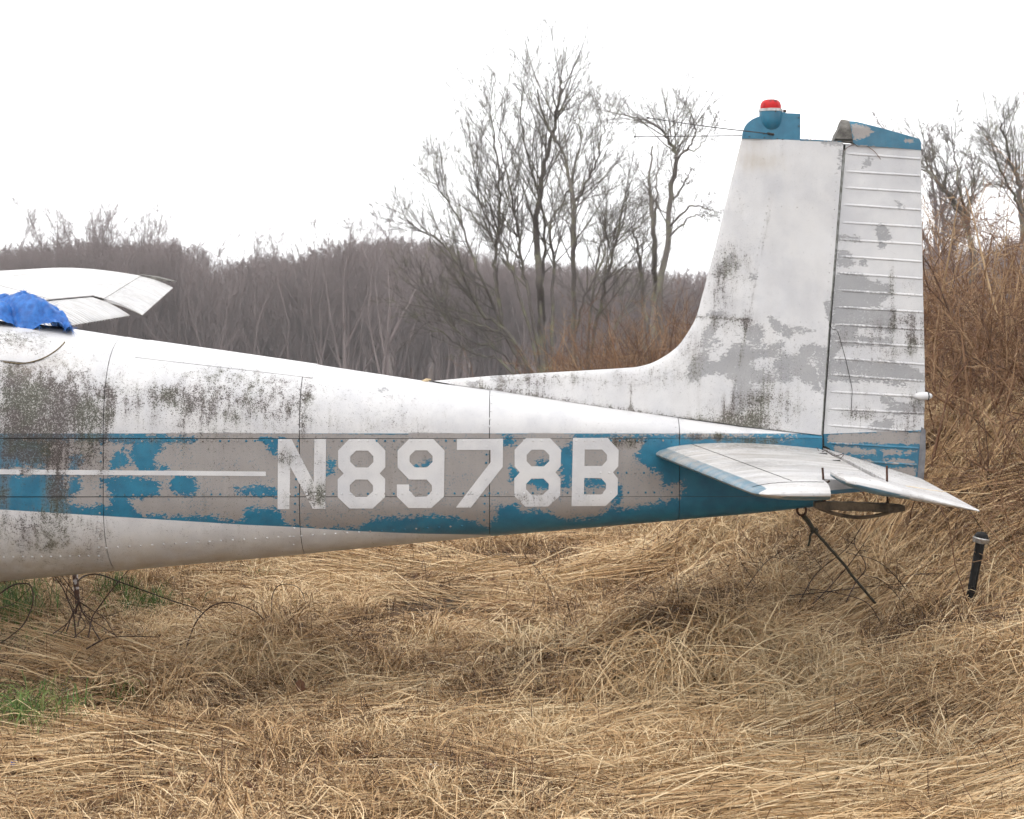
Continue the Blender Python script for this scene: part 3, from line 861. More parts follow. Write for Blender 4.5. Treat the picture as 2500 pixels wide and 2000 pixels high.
# blue cap of the fin: housing, beacon bowl, clamp ring, red dome
def flat_attrs(me, blue=1., peel=-1., dirt_shade=.05, dust=.05):
    k = len(me.vertices)
    return dict(blue=np.full(k, blue), peel=np.full(k, peel), dirt_shade=np.full(k, dirt_shade), dust=np.full(k, dust))
cap = [(1811, 339)] + [tuple(p) for p in spline(zs(z7, (240,462),(250,400),(282,330),(338,282),(412,252)), 12)] + zs(z7, (430,215),(640,215),(655,225),(793,231),(787,490))
me = slab(cap, lambda x, z: 0.030 - 0.010 * sstep(2.60, 2.72, z) - .016 * sstep(0.06, 0.0, x - 1.04), 0.015, 0)
o = link('beacon_housing', me, M['skin'], fin, attrs=flat_attrs(me), sharp=35)
strip = zs(z7, (787, 474), (1180, 494), (1180, 503), (787, 491))
me = slab(strip, lambda x, z: 0.034, 0.03)
link('cap_strip', me, M['skin'], fin, attrs=flat_attrs(me, peel=-.1), sharp=35)
def lathe(name, prof, centre, mat, parent, seg=28, attrs=None, squash=(1, 1)):
    V, F = [], []
    for r, z in prof:
        for i in range(seg):
            th = 2 * math.pi * i / seg
            V.append((centre[0] + r * squash[0] * math.cos(th), centre[1] + r * squash[1] * math.sin(th), centre[2] + z))
    for j in range(len(prof) - 1):
        for i in range(seg):
            a, b = j * seg + i, j * seg + (i + 1) % seg
            F.append((a, b, b + seg, a + seg))
    F.append(tuple(range(seg))[::-1]); F.append(tuple(range((len(prof) - 1) * seg, len(prof) * seg)))
    me = fix_normals(mesh(V, F))
    return link(name, me, mat, parent, sharp=45, attrs=attrs(me) if attrs else None)
bc = np.array(P(1881.5, 270, 0))
prof = [(0.0505 * math.sin(a), -0.098 + 0.055 * (1 - math.cos(a))) for a in np.linspace(0.06, math.pi / 2, 9)] + [(0.0515, -0.02), (0.0515, 0.0)]
lathe('beacon_bowl', prof, bc, M['skin'], fin, attrs=flat_attrs)
lathe('clamp_ring', [(0.050, -0.005), (0.0545, -0.005), (0.0545, 0.0), (0.0535, 0.006), (0.049, 0.008)], bc, M['steel'], fin)
prof = [(0.0475, 0.004), (0.0475, 0.014)] + [(0.0475 * math.cos(a) ** .55, 0.014 + 0.036 * math.sin(a)) for a in np.linspace(0.15, math.pi / 2 - .03, 9)]
lathe('beacon_dome', prof, bc, M['red'], fin)
t = Tubes(); p = bc + (0.056, -0.01, -0.004)
t.add([p, p + (0.012, -.004, 0)], [0.007, 0.006], 6); t.build('clamp_screw', M['rust'], fin)
t = Tubes()
for u, v in zs(z7, (305, 450), (445, 462), (568, 472), (620, 478), (710, 484), (775, 350), (775, 270), (572, 230), (440, 423)):
    p = np.array(P(u, v, 0)); p[1] = -0.0305 if u > 1830 else -0.022
    if v < 285 and 1890 < u < 1900: p = bc + (0.0145, -0.050, -0.01)
    t.add([p + (0, .004, 0), p - (0, .0015, 0)], 0.0033, 6)
tag(t.build('screw_row', M['wire'], fin), kind='stuff')

# twin whisker antenna
t = Tubes(); a = np.array(P(1880, 327, -0.034)); b = np.array(P(1876, 325, -0.045))
t.add([a + (.016, .006, -.002), a + (-.012, -.01, .001)], [0.0062, 0.0056], 8)
antenna = t.build('antenna', M['wire'], plane)
t = Tubes(); b2 = np.array(P(1582, 288, -0.80)); t.add(spline([a, (a + b2) / 2 + (0, 0, -.004), b2], 9), [0.0024] * 5 + [.0019] * 4, 5); t.add([b2 + (.004, 0.002, 0), b2 - (.004, 0.002, 0)], 0.0042, 6)
t.build('antenna_rod', M['wire'], antenna)
t = Tubes(); a2 = np.array(P(1868, 331, 0.034)); b2 = np.array(P(1550, 334, 0.70)); t.add([a2, (a2 + b2) / 2, b2], [0.0024, .0022, .0019], 5); t.add([b2 + (.004, 0, 0), b2 - (.004, 0, 0)], 0.0045, 6)
t.build('antenna_rod', M['wire'], antenna)

# rudder
RUD = [(2063, 352), (2248, 364), (2249, 480), (2253, 700), (2257, 874), (2258, 960), (2255, 1052), (2248, 1120), (2243, 1172), (2150, 1170), (2012, 1105), (2008, 1062), (2027, 796)]
def rud_th(x, z):
    xh = np.interp(z, HINGE[::-1, 1], HINGE[::-1, 0])
    xt = 1.865
    c = np.clip((x - xh) / (xt - xh), 0, 1)
    return (0.026 - 0.010 * np.clip((z - 1.2) / 1.4, 0, 1)) * (1 - c) + 0.0025
me = slab(RUD, rud_th, 0.014)
rudder = link('rudder', me, M['skin'], plane, attrs=tail_fields(coords(me), True), sharp=40)
BEADS = [(z4, a, b) for a, b in (((1470,448),(2005,485)), ((1460,573),(2005,603)), ((1455,687),(2010,720)), ((1445,805),(2012,843)), ((1435,930),(2013,963)), ((1425,1050),(2013,1085)), ((1420,1167),(2015,1205)), ((1415,1285),(2020,1325)), ((1405,1405),(2022,1443)), ((1395,1522),(2025,1560)), ((1385,1643),(2028,1682)))]
BEADS += [(z5, a, b) for a, b in (((1232,380),(1885,425)), ((1225,500),(1888,547)), ((1215,615),(1888,665)), ((1205,735),(1888,775)), ((1198,855),(1888,890)), ((1190,970),(1868,1018)), ((1190,1095),(1850,1135)), ((1210,1208),(1832,1252)))]
for f, a, b in BEADS:
    (u0, v0), (u1, v1) = f(*a), f(*b)
    pa, pb = P(u0 + 4, v0, 0), P(u1 - 2, v1, 0)
    n = 14; V, F = [], []
    prof = [(-0.0075, 0.0002), (-0.0030, 0.0036), (0.0008, 0.0046), (0.0032, 0.0036), (0.0044, 0.0), (0.0062, -0.0003)]
    for i in range(n + 1):
        x = pa.x + (pb.x - pa.x) * i / n; z = pa.z + (pb.z - pa.z) * i / n
        k = min(1, min(i, 99) / 1.2 + .4)
        for dz, h in prof:
            V.append((x, -(float(rud_th(x, z)) + h * k - .0008), z - dz * k))
    m5 = len(prof)
    for i in range(n):
        for j in range(m5 - 1):
            F.append((i * m5 + j, i * m5 + j + 1, (i + 1) * m5 + j + 1, (i + 1) * m5 + j))
    me = mesh(V, F)
    bm = bmesh.new(); bm.from_mesh(me)
    if sum(f.normal.y * f.calc_area() for f in bm.faces) > 0: bmesh.ops.reverse_faces(bm, faces=bm.faces)
    bm.to_mesh(me); bm.free()
    at = tail_fields(coords(me), True)
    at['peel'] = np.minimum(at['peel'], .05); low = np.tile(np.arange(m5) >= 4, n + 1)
    at['dirt_shade'] = np.where(low, .85, at['dirt_shade'] + .08)  # shade beneath each bead painted in as a dark lower edge
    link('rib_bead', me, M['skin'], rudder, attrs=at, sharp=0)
# grey trailing strip low on the rudder
me = slab([(2249, 1042), (2259, 1050), (2259, 1110), (2254, 1172), (2238, 1180), (2243, 1110)], lambda x, z: 0.007, 0.03)
link('trailing_strip', me, M['rubber'], rudder)
# hinge tube
t = Tubes(); t.add(np.array([P(u, v, -0.018) for u, v in ((2060, 366), (2041, 590), (2022, 800), (2011, 960), (2003, 1085))]), 0.0085, 8)
t.build('hinge_tube', M['tube'], rudder)
t = Tubes(); t.add(np.array([P(u, v, 0.01) for u, v in ((2057, 352), (2019, 796), (2002, 1080))]), 0.013, 6)
t.build('hinge_gap', M['dark'], rudder)
# rudder horn cap, broken open at the front
capo = zs(z7, (1283, 500), (1262, 300), (1330, 306), (1600, 375), (1800, 430), (1935, 468), (1953, 500), (1953, 576), (1700, 556), (1500, 545), (1335, 540))
def cap_th(x, z):
    c = np.clip((x - 1.50) / .36, 0, 1)
    return np.maximum(0.033 * (1 - .85 * c) * np.clip((2.70 - z) / .05, .35, 1), .0035)
me = slab(capo, cap_th, 0.012)
co = coords(me); u, v = uv_of(co[:, 0], 0 * co[:, 0], co[:, 2])
pl = np.maximum(np.maximum(sdpoly(u, v, zs(z7, (1275,330),(1400,345),(1500,400),(1450,440),(1380,470),(1300,490))), sdpoly(u, v, zs(z7, (1790,470),(1890,480),(1880,505),(1790,495)))), sdpoly(u, v, zs(z7, (1290,530),(1500,540),(1940,590),(1300,570))))
link('horn_cap', me, M['skin'], rudder, attrs=dict(blue=np.ones(len(co)), peel=np.clip(pl / 9., -.8, 1), dirt_shade=np.full(len(co), .12), dust=np.full(len(co), .1)), sharp=40)
# the torn open front of the cap
V = []
for s, (ua, va) in enumerate(zs(z7, (1108, 486), (1130, 420), (1165, 370), (1190, 284), (1262, 296))):
    pass
outline = zs(z7, (1108, 486), (1128, 425), (1160, 372), (1178, 310), (1192, 284), (1258, 297), (1275, 400), (1290, 506), (1200, 498))
me = slab(outline, lambda x, z: np.maximum(.034 * np.clip((2.715 - z) / .06, .3, 1), .006), 0.015)
link('torn_horn_front', me, M['fibre'], rudder, sharp=40)
me = slab(zs(z7, (1118, 470), (1285, 476), (1288, 492), (1112, 488)), lambda x, z: 0.037, 0.03)
link('horn_rim', M and me, M['dark'], rudder)
# tail light
lc = np.array(P(2254, 967, -0.012))
V, F = [], []
seg, rows = 14, 8
for j in range(rows + 1):
    a = math.pi * j / rows
    for i in range(seg):
        th = 2 * math.pi * i / seg
        V.append((lc[0] - 0.042 * math.cos(a), lc[1] + 0.020 * math.sin(a) * math.cos(th), lc[2] + 0.0195 * math.sin(a) * math.sin(th)))
for j in range(rows):
    for i in range(seg):
        a, b = j * seg + i, j * seg + (i + 1) % seg
        F.append((a, b, b + seg, a + seg))
me = fix_normals(mesh(V, F)); link('tail_light', me, M['skin'], rudder, attrs=flat_attrs(me, -1, -1, .1))
t = Tubes(); th = np.linspace(0, 2 * math.pi, 15)
t.add(np.stack([np.full(15, lc[0] + .022), lc[1] + .0185 * np.cos(th), lc[2] + .018 * np.sin(th)], -1), 0.0024, 5, cap=False)
t.build('lens_ring', M['dark'], rudder)
# dark opening at the foot of the rudder
me = slab(zs(z5, (1150, 1118), (1185, 1115), (1215, 1130), (1235, 1165), (1160, 1145)), lambda x, z: rud_th(x, z) + .004, 0.02)
link('rudder_foot_opening', me, M['dark'], rudder)

# rivets of the fin, dorsal tip, tailplane root seal
t = Tubes()
rv = [(np.interp(v, [345, 780, 1027], [1904, 1814, 1766]), v) for v in np.arange(470, 1020, 17)] + [(u, 505 + (u - 1900) * .05) for u in np.arange(1905, 2000, 19)] + [(u, 786) for u in np.arange(1905, 2010, 15)] + [(np.interp(v, [349, 796, 1060], [2046, 2010, 1992]), v) for v in np.arange(380, 1040, 22)] + [(u, 988 + (u - 1780) * .1) for u in np.arange(1800, 1990, 24)]
for u, v in rv:
    p = np.array(P(u, v, 0)); h = float(fin_th(p[0], p[2])); p[1] = -h
    t.add([p + (0, .003, 0), p - (0, .0022, 0)], [.0040, .0026], 6)
me = t.mesh(); tag(link('rivet_row', me, M['skin'], fin, attrs=flat_attrs(me, -1., -1., .55, .1)), kind='stuff')
t = Tubes(); a = np.array(P(1030, 932, -.004)); b_ = np.array(P(1052, 928, -.004))
t.add([a, a * .5 + b_ * .5 + (0, 0, .003), b_], [.005, .009, .005], 8); t.build('dorsal_tip', M['tan'], fin)
t = Tubes(); t.add(np.array([P(1048, 930, -.012), P(1110, 941, -.014)]), .0035, 6); t.build('dorsal_tip_gap', M['dark'], fin)
t = Tubes(); pts = spline(np.array([side_point(u, v, .002) for u, v in ((1640, 1112), (1665, 1101), (1710, 1094), (1780, 1090), (1850, 1089), (1920, 1090), (1985, 1097))]), 30)
t.add(pts, .0055, 7); me = t.mesh(); link('root_seal', me, M['skin'], fuselage, attrs=flat_attrs(me, 1., -.35, .3, .1))
for u in (1653, 1698):
    t = Tubes(); t.add([side_point(u - 10, 1106 - (u - 1653) * .17, .006), side_point(u + 10, 1102 - (u - 1653) * .17, .006)], .0045, 6); me = t.mesh(); link('root_clip', me, M['skin'], fuselage, attrs=flat_attrs(me, -1., -1, .2, .1))

# ------------------------------------------------------------------ tailplane
def airfoil(n=15):
    s = (1 - np.cos(np.linspace(0, math.pi, n))) / 2
    yt = 1.05 * (np.sqrt(s) * (1 - s)) * 1.2 + .10 * s * (1 - s) * 0 + 0.18 * s
    return s, yt / yt.max()
def stab_mesh(sign=-1):
    s, yt = airfoil(22)
    ys = np.concatenate([np.linspace(0.03, 1.60, 70), [1.63, 1.66, 1.685, 1.70]])
    V = []
    for y in ys:
        f = (y - 0.05) / 1.65
        le = 0.625 + 0.245 * f; te = 1.385 + .0 * f
        if y > 1.45: te = np.interp(y, [1.45, 1.46, 1.7], [1.385, 1.145, 1.135])
        th = 0.048 - 0.016 * f
        zc = 1.185 + .012 * f
        if y > 1.6:
            k = math.sqrt(max(0, 1 - ((y - 1.6) / 0.101) ** 2)); th *= max(.1, k); le += .05 * (1 - k)
        if f < .06: le += 0.03 * (1 - f / .06) ** 2
        xs_ = le + (te - le) * s
        # thickness keyed to true chord so the cut tip keeps its depth
        tt = np.interp((xs_ - le) / (1.385 - le), s, yt) * th
        up = np.stack([xs_, np.full_like(xs_, sign * y), zc + tt], -1)
        dn = np.stack([xs_, np.full_like(xs_, sign * y), zc - tt * .9], -1)
        V.append(np.concatenate([up[::-1], dn[1:]]))
    V = np.array(V); a, b = V.shape[:2]
    idx = np.arange(a * b).reshape(a, b)
    q = np.stack([idx[:-1, :-1], idx[:-1, 1:], idx[1:, 1:], idx[1:, :-1]], -1).reshape(-1, 4)
    q2 = np.stack([idx[:-1, -1], idx[:-1, 0], idx[1:, 0], idx[1:, -1]], -1)
    me = quad_mesh(V.reshape(-1, 3), np.concatenate([q, q2]))
    bm = bmesh.new(); bm.from_mesh(me)
    bmesh.ops.holes_fill(bm, edges=[e for e in bm.edges if e.is_boundary], sides=0)
    bmesh.ops.recalc_face_normals(bm, faces=bm.faces); bm.to_mesh(me); bm.free()
    return me
def stab_attrs(me):
    co = coords(me); y = np.abs(co[:, 1]); f = (y - .05) / 1.65
    le = 0.625 + 0.245 * f
    dx = co[:, 0] - le
    top = co[:, 2] > 1.19
    blue = np.where(y < 1.66, (0.048 - dx) * 12, -.5)
    under = co[:, 2] < 1.185
    blue = np.where(under, 1., blue)
    peel = np.where(blue > 0, -.5 + .5 * blob(dx, y, .03, .35, .05, .22) + .4 * blob(dx, y, .03, .8, .05, .15), -.42 + .35 * blob(co[:, 0], y, 1.1, .25, .4, .18) + .3 * blob(co[:, 0], y, 1.0, .95, .22, .2))
    peel = np.where(under, -.6, peel)
    return dict(blue=blue, peel=peel, dirt_shade=.26 + .25 * blob(co[:, 0], y, 1.1, .2, .3, .15), dust=.4 * sstep(1.2, .0, y) + .2, smear=np.where(under, 0., .55 + .45 * sstep(1.3, .3, y)))
for sign in (-1, 1):
    me = stab_mesh(sign)
    st = link('tailplane', me, M['skin'], plane, attrs=stab_attrs(me), sharp=35)
    # spar seam, rib seam and the two hand holes at the trailing edge
    if sign < 0:
        t = Tubes()
        for a, b in (((.80, .12), (1.02, 1.55)), ):
            pts = []
            for k in np.linspace(0, 1, 30):
                x = a[0] + (b[0] - a[0]) * k; y = a[1] + (b[1] - a[1]) * k
                pts.append((x, -y, 1.197 + .044 * (1 - .3 * y / 1.7)))
            dep = [Vector(p) for p in pts]
            # lie on the surface
            bvh_bm = bmesh.new(); bvh_bm.from_mesh(me)
            from mathutils.bvhtree import BVHTree
            tree = BVHTree.FromBMesh(bvh_bm); bvh_bm.free()
            out = []
            for p in dep:
                h = tree.ray_cast(Vector((p.x, p.y, 2)), Vector((0, 0, -1)))
                if h[0]: out.append(np.array(h[0]) + (0, 0, .0006))
            t.add(out, 0.0014, 4)
        STAB_TREE = tree
        t.build('spar_seam', M['dark'], st)
        t = Tubes(); out = []
        for x in np.linspace(0.87, 1.13, 24):
            h = tree.ray_cast(Vector((x, -1.585, 2)), Vector((0, 0, -1)))
            if h[0]: out.append(np.array(h[0]) + (0, 0, .0006))
        t.add(out, 0.0012, 4); t.build('tip_seam', M['dark'], st)
        for (x, y) in ((1.345, -.33), (1.348, -.62)):
            z = tree.ray_cast(Vector((x, y, 2)), Vector((0, 0, -1)))[0].z
            V = [(x - .018, y - .014, z), (x + .02, y - .012, z), (x + .022, y + .012, z), (x - .016, y + .010, z)]
            me2 = mesh([(a, b, c + .0015) for a, b, c in V] + [(a, b, c - .006) for a, b, c in V], [(0, 1, 2, 3), (4, 5, 6, 7), (0, 1, 5, 4), (1, 2, 6, 5), (2, 3, 7, 6), (3, 0, 4, 7)])
            link('hinge_opening', fix_normals(me2), M['dark'], st, smooth=False)

# elevator, drooping, with chordwise corrugation; horn ahead of the hinge at the tip
def elevator_mesh(sign=-1):
    ys = np.linspace(0.07, 1.70, 420)
    cs = np.concatenate([[0, .02, .06], np.linspace(.12, 1, 12)])
    rows_u, rows_l = [], []
    for y in ys:
        f = (y - .07) / 1.63
        xh, zh = 1.395, 1.186 + .012 * f
        xt = 1.835 - .17 * f; zt = 1.066 + .072 * f
        horn = y > 1.48
        corr = -0.007 * max(0, (-math.cos(2 * math.pi * y / 0.062) - .55) / .45)
        if y > 1.60: corr *= 0
        th0 = 0.018 - .002 * f
        up, lo = [], []
        x0 = xh
        if horn: x0 = 1.172 + .02 * max(0, (y - 1.62) / .08) ** 2
        for c in cs:
            if horn:
                x = x0 + (xt - x0) * c
            else:
                x = xh + (xt - xh) * c
            g = (x - xh) / (xt - xh)
            z = zh + (zt - zh) * g
            if g < 0: hh = (th0 + .010 * min(1, -g * 4)) * math.sqrt(max(0.02, 1 - (g / ((x0 - .006 - xh) / (xt - xh))) ** 4))
            else: hh = th0 * (1 - g) + .003
            cc = corr * (1 if g > .05 and not (c in (0,)) else 0) * min(1, max(0, g - .03) * 12)
            if y > 1.66: hh *= math.sqrt(max(.05, 1 - ((y - 1.66) / .0405) ** 2))
            up.append((x, sign * y, z + hh + cc)); lo.append((x, sign * y, z - hh + cc * .6))
        rows_u.append(up); rows_l.append(lo)
    V = np.array([u[::-1] + l for u, l in zip(rows_u, rows_l)]); a, b = V.shape[:2]
    idx = np.arange(a * b).reshape(a, b)
    q = np.stack([idx[:-1, :-1], idx[:-1, 1:], idx[1:, 1:], idx[1:, :-1]], -1).reshape(-1, 4)
    q2 = np.stack([idx[:-1, -1], idx[:-1, 0], idx[1:, 0], idx[1:, -1]], -1)
    me = quad_mesh(V.reshape(-1, 3), np.concatenate([q, q2]))
    bm = bmesh.new(); bm.from_mesh(me)
    bmesh.ops.holes_fill(bm, edges=[e for e in bm.edges if e.is_boundary], sides=0)
    bmesh.ops.recalc_face_normals(bm, faces=bm.faces); bm.to_mesh(me); bm.free()
    return me
for sign in (-1, 1):
    me = elevator_mesh(sign); co = coords(me); y = np.abs(co[:, 1])
    g = np.clip((co[:, 0] - 1.395) / .4, 0, 1)
    f_ = (y - .07) / 1.63
    zh_ = 1.186 + .012 * f_; mid = zh_ + (1.066 + .072 * f_ - zh_) * (co[:, 0] - 1.395) / (.44 - .17 * f_)
    blue = np.where(co[:, 2] < mid - .004, .8, -1.)
    blue = np.where((y > 1.60) & (co[:, 0] > 1.40) & (co[:, 2] > mid - .012), -.8, blue)
    corr = np.cos(2 * math.pi * y / 0.062)
    elev = link('elevator', me, M['skin'], plane, attrs=dict(blue=blue, peel=np.full(len(co), -.55), dirt_shade=.30 + .2 * sstep(-.5, -.85, corr) * (y < 1.6) + .22 * sstep(1.5, .2, y), dust=np.full(len(co), .25), groove=.9 * sstep(-.5, -.85, corr) * (y < 1.6) * (g > .04), smear=np.full(len(co), .3)), sharp=60)

# ------------------------------------------------------------------ far wing with flap and aileron
wing_top = []
YS = [0.40, 0.9, 1.6, 2.4, 3.15, 3.16, 3.7, 4.4, 5.0, 5.40]
def W_(y, a, b, c): return np.interp(y, [0.4, 3.15, 5.4], [a, b, c])
def W4(y, *k): return np.interp(y, [0.4, 3.15, 3.16, 5.4], k)
def wing_pt(y, s, lower=False):
    hx, hz = W4(y, -2.655, -2.66, -2.590, -2.823), W4(y, 1.835, 1.862, 1.846, 1.987)
    lx = W_(y, -4.02, -4.02, -3.74); rise = W_(y, .155, .15, .058); lz = hz + rise * .25
    x = hx + (lx - hx) * s
    if lower: z = hz - .03 + (lz - hz + .0) * s * .6 - .03 * math.sin(math.pi * s)
    else: z = hz + rise * (math.sin(math.pi / 2 * min(s / .62, 1)) if s < .62 else .25 + .75 * math.sqrt(max(0, 1 - ((s - .62) / .38) ** 2)))
    return (x, y, z)
def wing_sheet(y0, y1, s0, s1, lift, ny=14, ns=14):
    V = []
    for y in np.linspace(y0, y1, ny):
        for s in np.linspace(s0, s1, ns):
            x, yy, z = wing_pt(y, s); V.append((x, yy, z + lift))
    for y in np.linspace(y0, y1, ny):
        for s in np.linspace(s0, s1, ns):
            x, yy, z = wing_pt(y, s); V.append((x, yy, z + lift - .006))
    F = []; N = ny * ns
    for i in range(ny - 1):
        for j in range(ns - 1):
            a = i * ns + j; F += [(a, a + 1, a + ns + 1, a + ns), (N + a, N + a + ns, N + a + ns + 1, N + a + 1)]
    ring = [j for j in range(ns)] + [i * ns + ns - 1 for i in range(1, ny)] + [(ny - 1) * ns + j for j in range(ns - 2, -1, -1)] + [i * ns for i in range(ny - 2, 0, -1)]
    for a, b in zip(ring, ring[1:] + ring[:1]): F.append((a, b, N + b, N + a))
    return fix_normals(mesh(V, F))
V = []
ss = np.linspace(0, 1, 18)
for y in YS:
    V += [tuple(np.array(wing_pt(y, s)) + (0, 0, -.012)) for s in ss] + [wing_pt(y, s, True) for s in ss[::-1]]
k = 36; F = []
for i in range(len(YS) - 1):
    for j in range(k):
        F.append((i * k + j, i * k + (j + 1) % k, (i + 1) * k + (j + 1) % k, (i + 1) * k + j))
F += [tuple(range(k)), tuple(range((len(YS) - 1) * k, len(YS) * k))]
wing = link('wing', fix_normals(mesh(V, F)), M['dark'], plane)
def wing_attrs(me, d=.24):
    co = coords(me)
    k = len(co)
    return dict(blue=np.full(k, -1.), peel=np.full(k, -1.1), dirt_shade=d + .25 * blob(co[:, 0], co[:, 1], -2.75, 4.6, .18, 1.6), dust=np.full(k, .3), smear=np.full(k, .35))
for (y0, y1) in ((0.42, 2.1), (2.109, 3.150), (3.16, 5.4)):
    for s0, s1 in ((-.012, .42), (.429, .99)):
        me = wing_sheet(y0, y1, s0, s1, .002 if y0 == 2.109 else .0)
        link('skin_panel', me, M['skin'], wing, attrs=wing_attrs(me), sharp=50)
def corrugated(p_if, p_ib, p_of, p_ob, waves, amp, th=.02):
    """surface from inboard front/back to outboard front/back, corrugations run front to back"""
    na, nb = waves * 10, 7
    a, b, c, d = (np.array(p, float) for p in (p_if, p_ib, p_of, p_ob))
    V = []
    for lay in (0, 1):
        for i in range(na + 1):
            f = i / na
            for j in range(nb + 1):
                g = j / nb
                p = (a * (1 - f) + c * f) * (1 - g) + (b * (1 - f) + d * f) * g
                w = -amp * max(0, (-math.cos(2 * math.pi * f * waves) - .5) / .5) * min(1, g * 4)
                p[2] += w + .012 * math.sin(math.pi * g) - lay * (th * (1 - g) + .004)
                V.append(p)
    n = nb + 1; N = (na + 1) * n; F = []
    for i in range(na):
        for j in range(nb):
            q = i * n + j; F += [(q, q + 1, q + n + 1, q + n), (N + q, N + q + n, N + q + n + 1, N + q + 1)]
    ring = list(range(n)) + [i * n + nb for i in range(1, na + 1)] + [na * n + j for j in range(nb - 1, -1, -1)] + [i * n for i in range(na - 1, 0, -1)]
    for x, y in zip(ring, ring[1:] + ring[:1]): F.append((x, y, N + y, N + x))
    return fix_normals(mesh(V, F))
for nm, pts, wv in (('flap', ((-2.645, .62, 1.822), (-2.39, .62, 1.70), (-2.64, 3.13, 1.848), (-2.405, 3.13, 1.735)), 34),
                    ('aileron', (tuple(P(252, 728, 3.20)), tuple(P(347, 769, 3.20)), tuple(P(340, 674, 5.39)), tuple(P(422, 702, 5.40))), 28)):
    me = corrugated(*pts, wv, .009)
    co = coords(me); k = len(co)
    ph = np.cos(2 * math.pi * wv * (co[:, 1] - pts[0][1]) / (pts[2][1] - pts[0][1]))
    link(nm, me, M['skin'], wing, attrs=dict(blue=np.full(k, -1.), peel=np.full(k, -1.), dirt_shade=np.full(k, .3), dust=np.full(k, .15), groove=1.0 * sstep(-.35, -.8, ph), smear=np.full(k, .5)), sharp=60)
me = slab([(341, 670), (380, 675), (424, 686), (424, 688.5), (395, 686), (352, 676)], lambda x, z: .10, .1, plane_y=5.5, yc=5.5)
link('wing_tip', me, M['fibre'], wing)
# ------------------------------------------------------------------ terrain
def H(x, y):
    x = np.asarray(x, float); y = np.asarray(y, float)
    z = 0.035 * np.sin(x * 1.9 + .6 * y) * np.sin(y * 1.5 - .4 * x + 1) + 0.02 * np.sin(4.1 * x + 2) * np.sin(3.3 * y + 1.7 * x)
    z = z * (1 - sstep(25, 45, y) * .3)
    bank = 1.02 * sstep(0.9, 3.3, x + 0.32 * (np.minimum(y, 3.0) - 1) - .30 * np.maximum(y - 3, 0)) * sstep(-1.3, 2.6, y) * (1 - sstep(8, 18, y))
    z = z + bank + 0.10 * sstep(1.2, 3.5, x) * sstep(-4, -1, y)
    for cx, cy, r, h in ((0.80, 0.55, .38, .27), (1.15, 0.25, .35, .12), (-1.15, 0.75, .45, .16), (-1.9, 0.2, .3, .10), (-.5, 2.2, .7, .08), (.2, 3.2, .8, .08), (1.9, -.1, .4, .10), (-1.75, -.15, .22, -.12)):
        z = z + h * np.exp(-(((x - cx) / r) ** 2 + ((y - cy) / (r * .8)) ** 2))
    z = z - .06 * np.clip(y - 15, 0, 58) - 7.0 * sstep(48, 84, y) + 6.0 * sstep(280, 410, y) + 0.5 * np.sin(x * .05) * sstep(60, 120, y)
    return z

def ground_at(u, v):
    """where the line of sight through a picture point meets the ground"""
    d = 5.0
    while d < 60:
        p = P(u, v, CAMY + d)
        if p.z < float(H(p.x, p.y)): return np.array(p)
        d += 0.02
    return np.array(P(u, v, 40))

ax = np.concatenate([-np.geomspace(330, 5.2, 30), np.linspace(-5, 5, 170), np.geomspace(5.2, 330, 30)])
ay = np.concatenate([np.linspace(-30, -4, 20), np.linspace(-3.9, 8, 190), np.geomspace(8.1, 430, 80)])
gx, gy = np.meshgrid(ax, ay, indexing='ij')
gv = np.stack([gx, gy, H(gx, gy)], -1); idx = np.arange(gx.size).reshape(gx.shape)
q = np.stack([idx[:-1, :-1], idx[1:, :-1], idx[1:, 1:], idx[:-1, 1:]], -1).reshape(-1, 4)
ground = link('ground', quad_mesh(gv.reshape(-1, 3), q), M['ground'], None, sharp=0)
tag(ground, kind='structure')

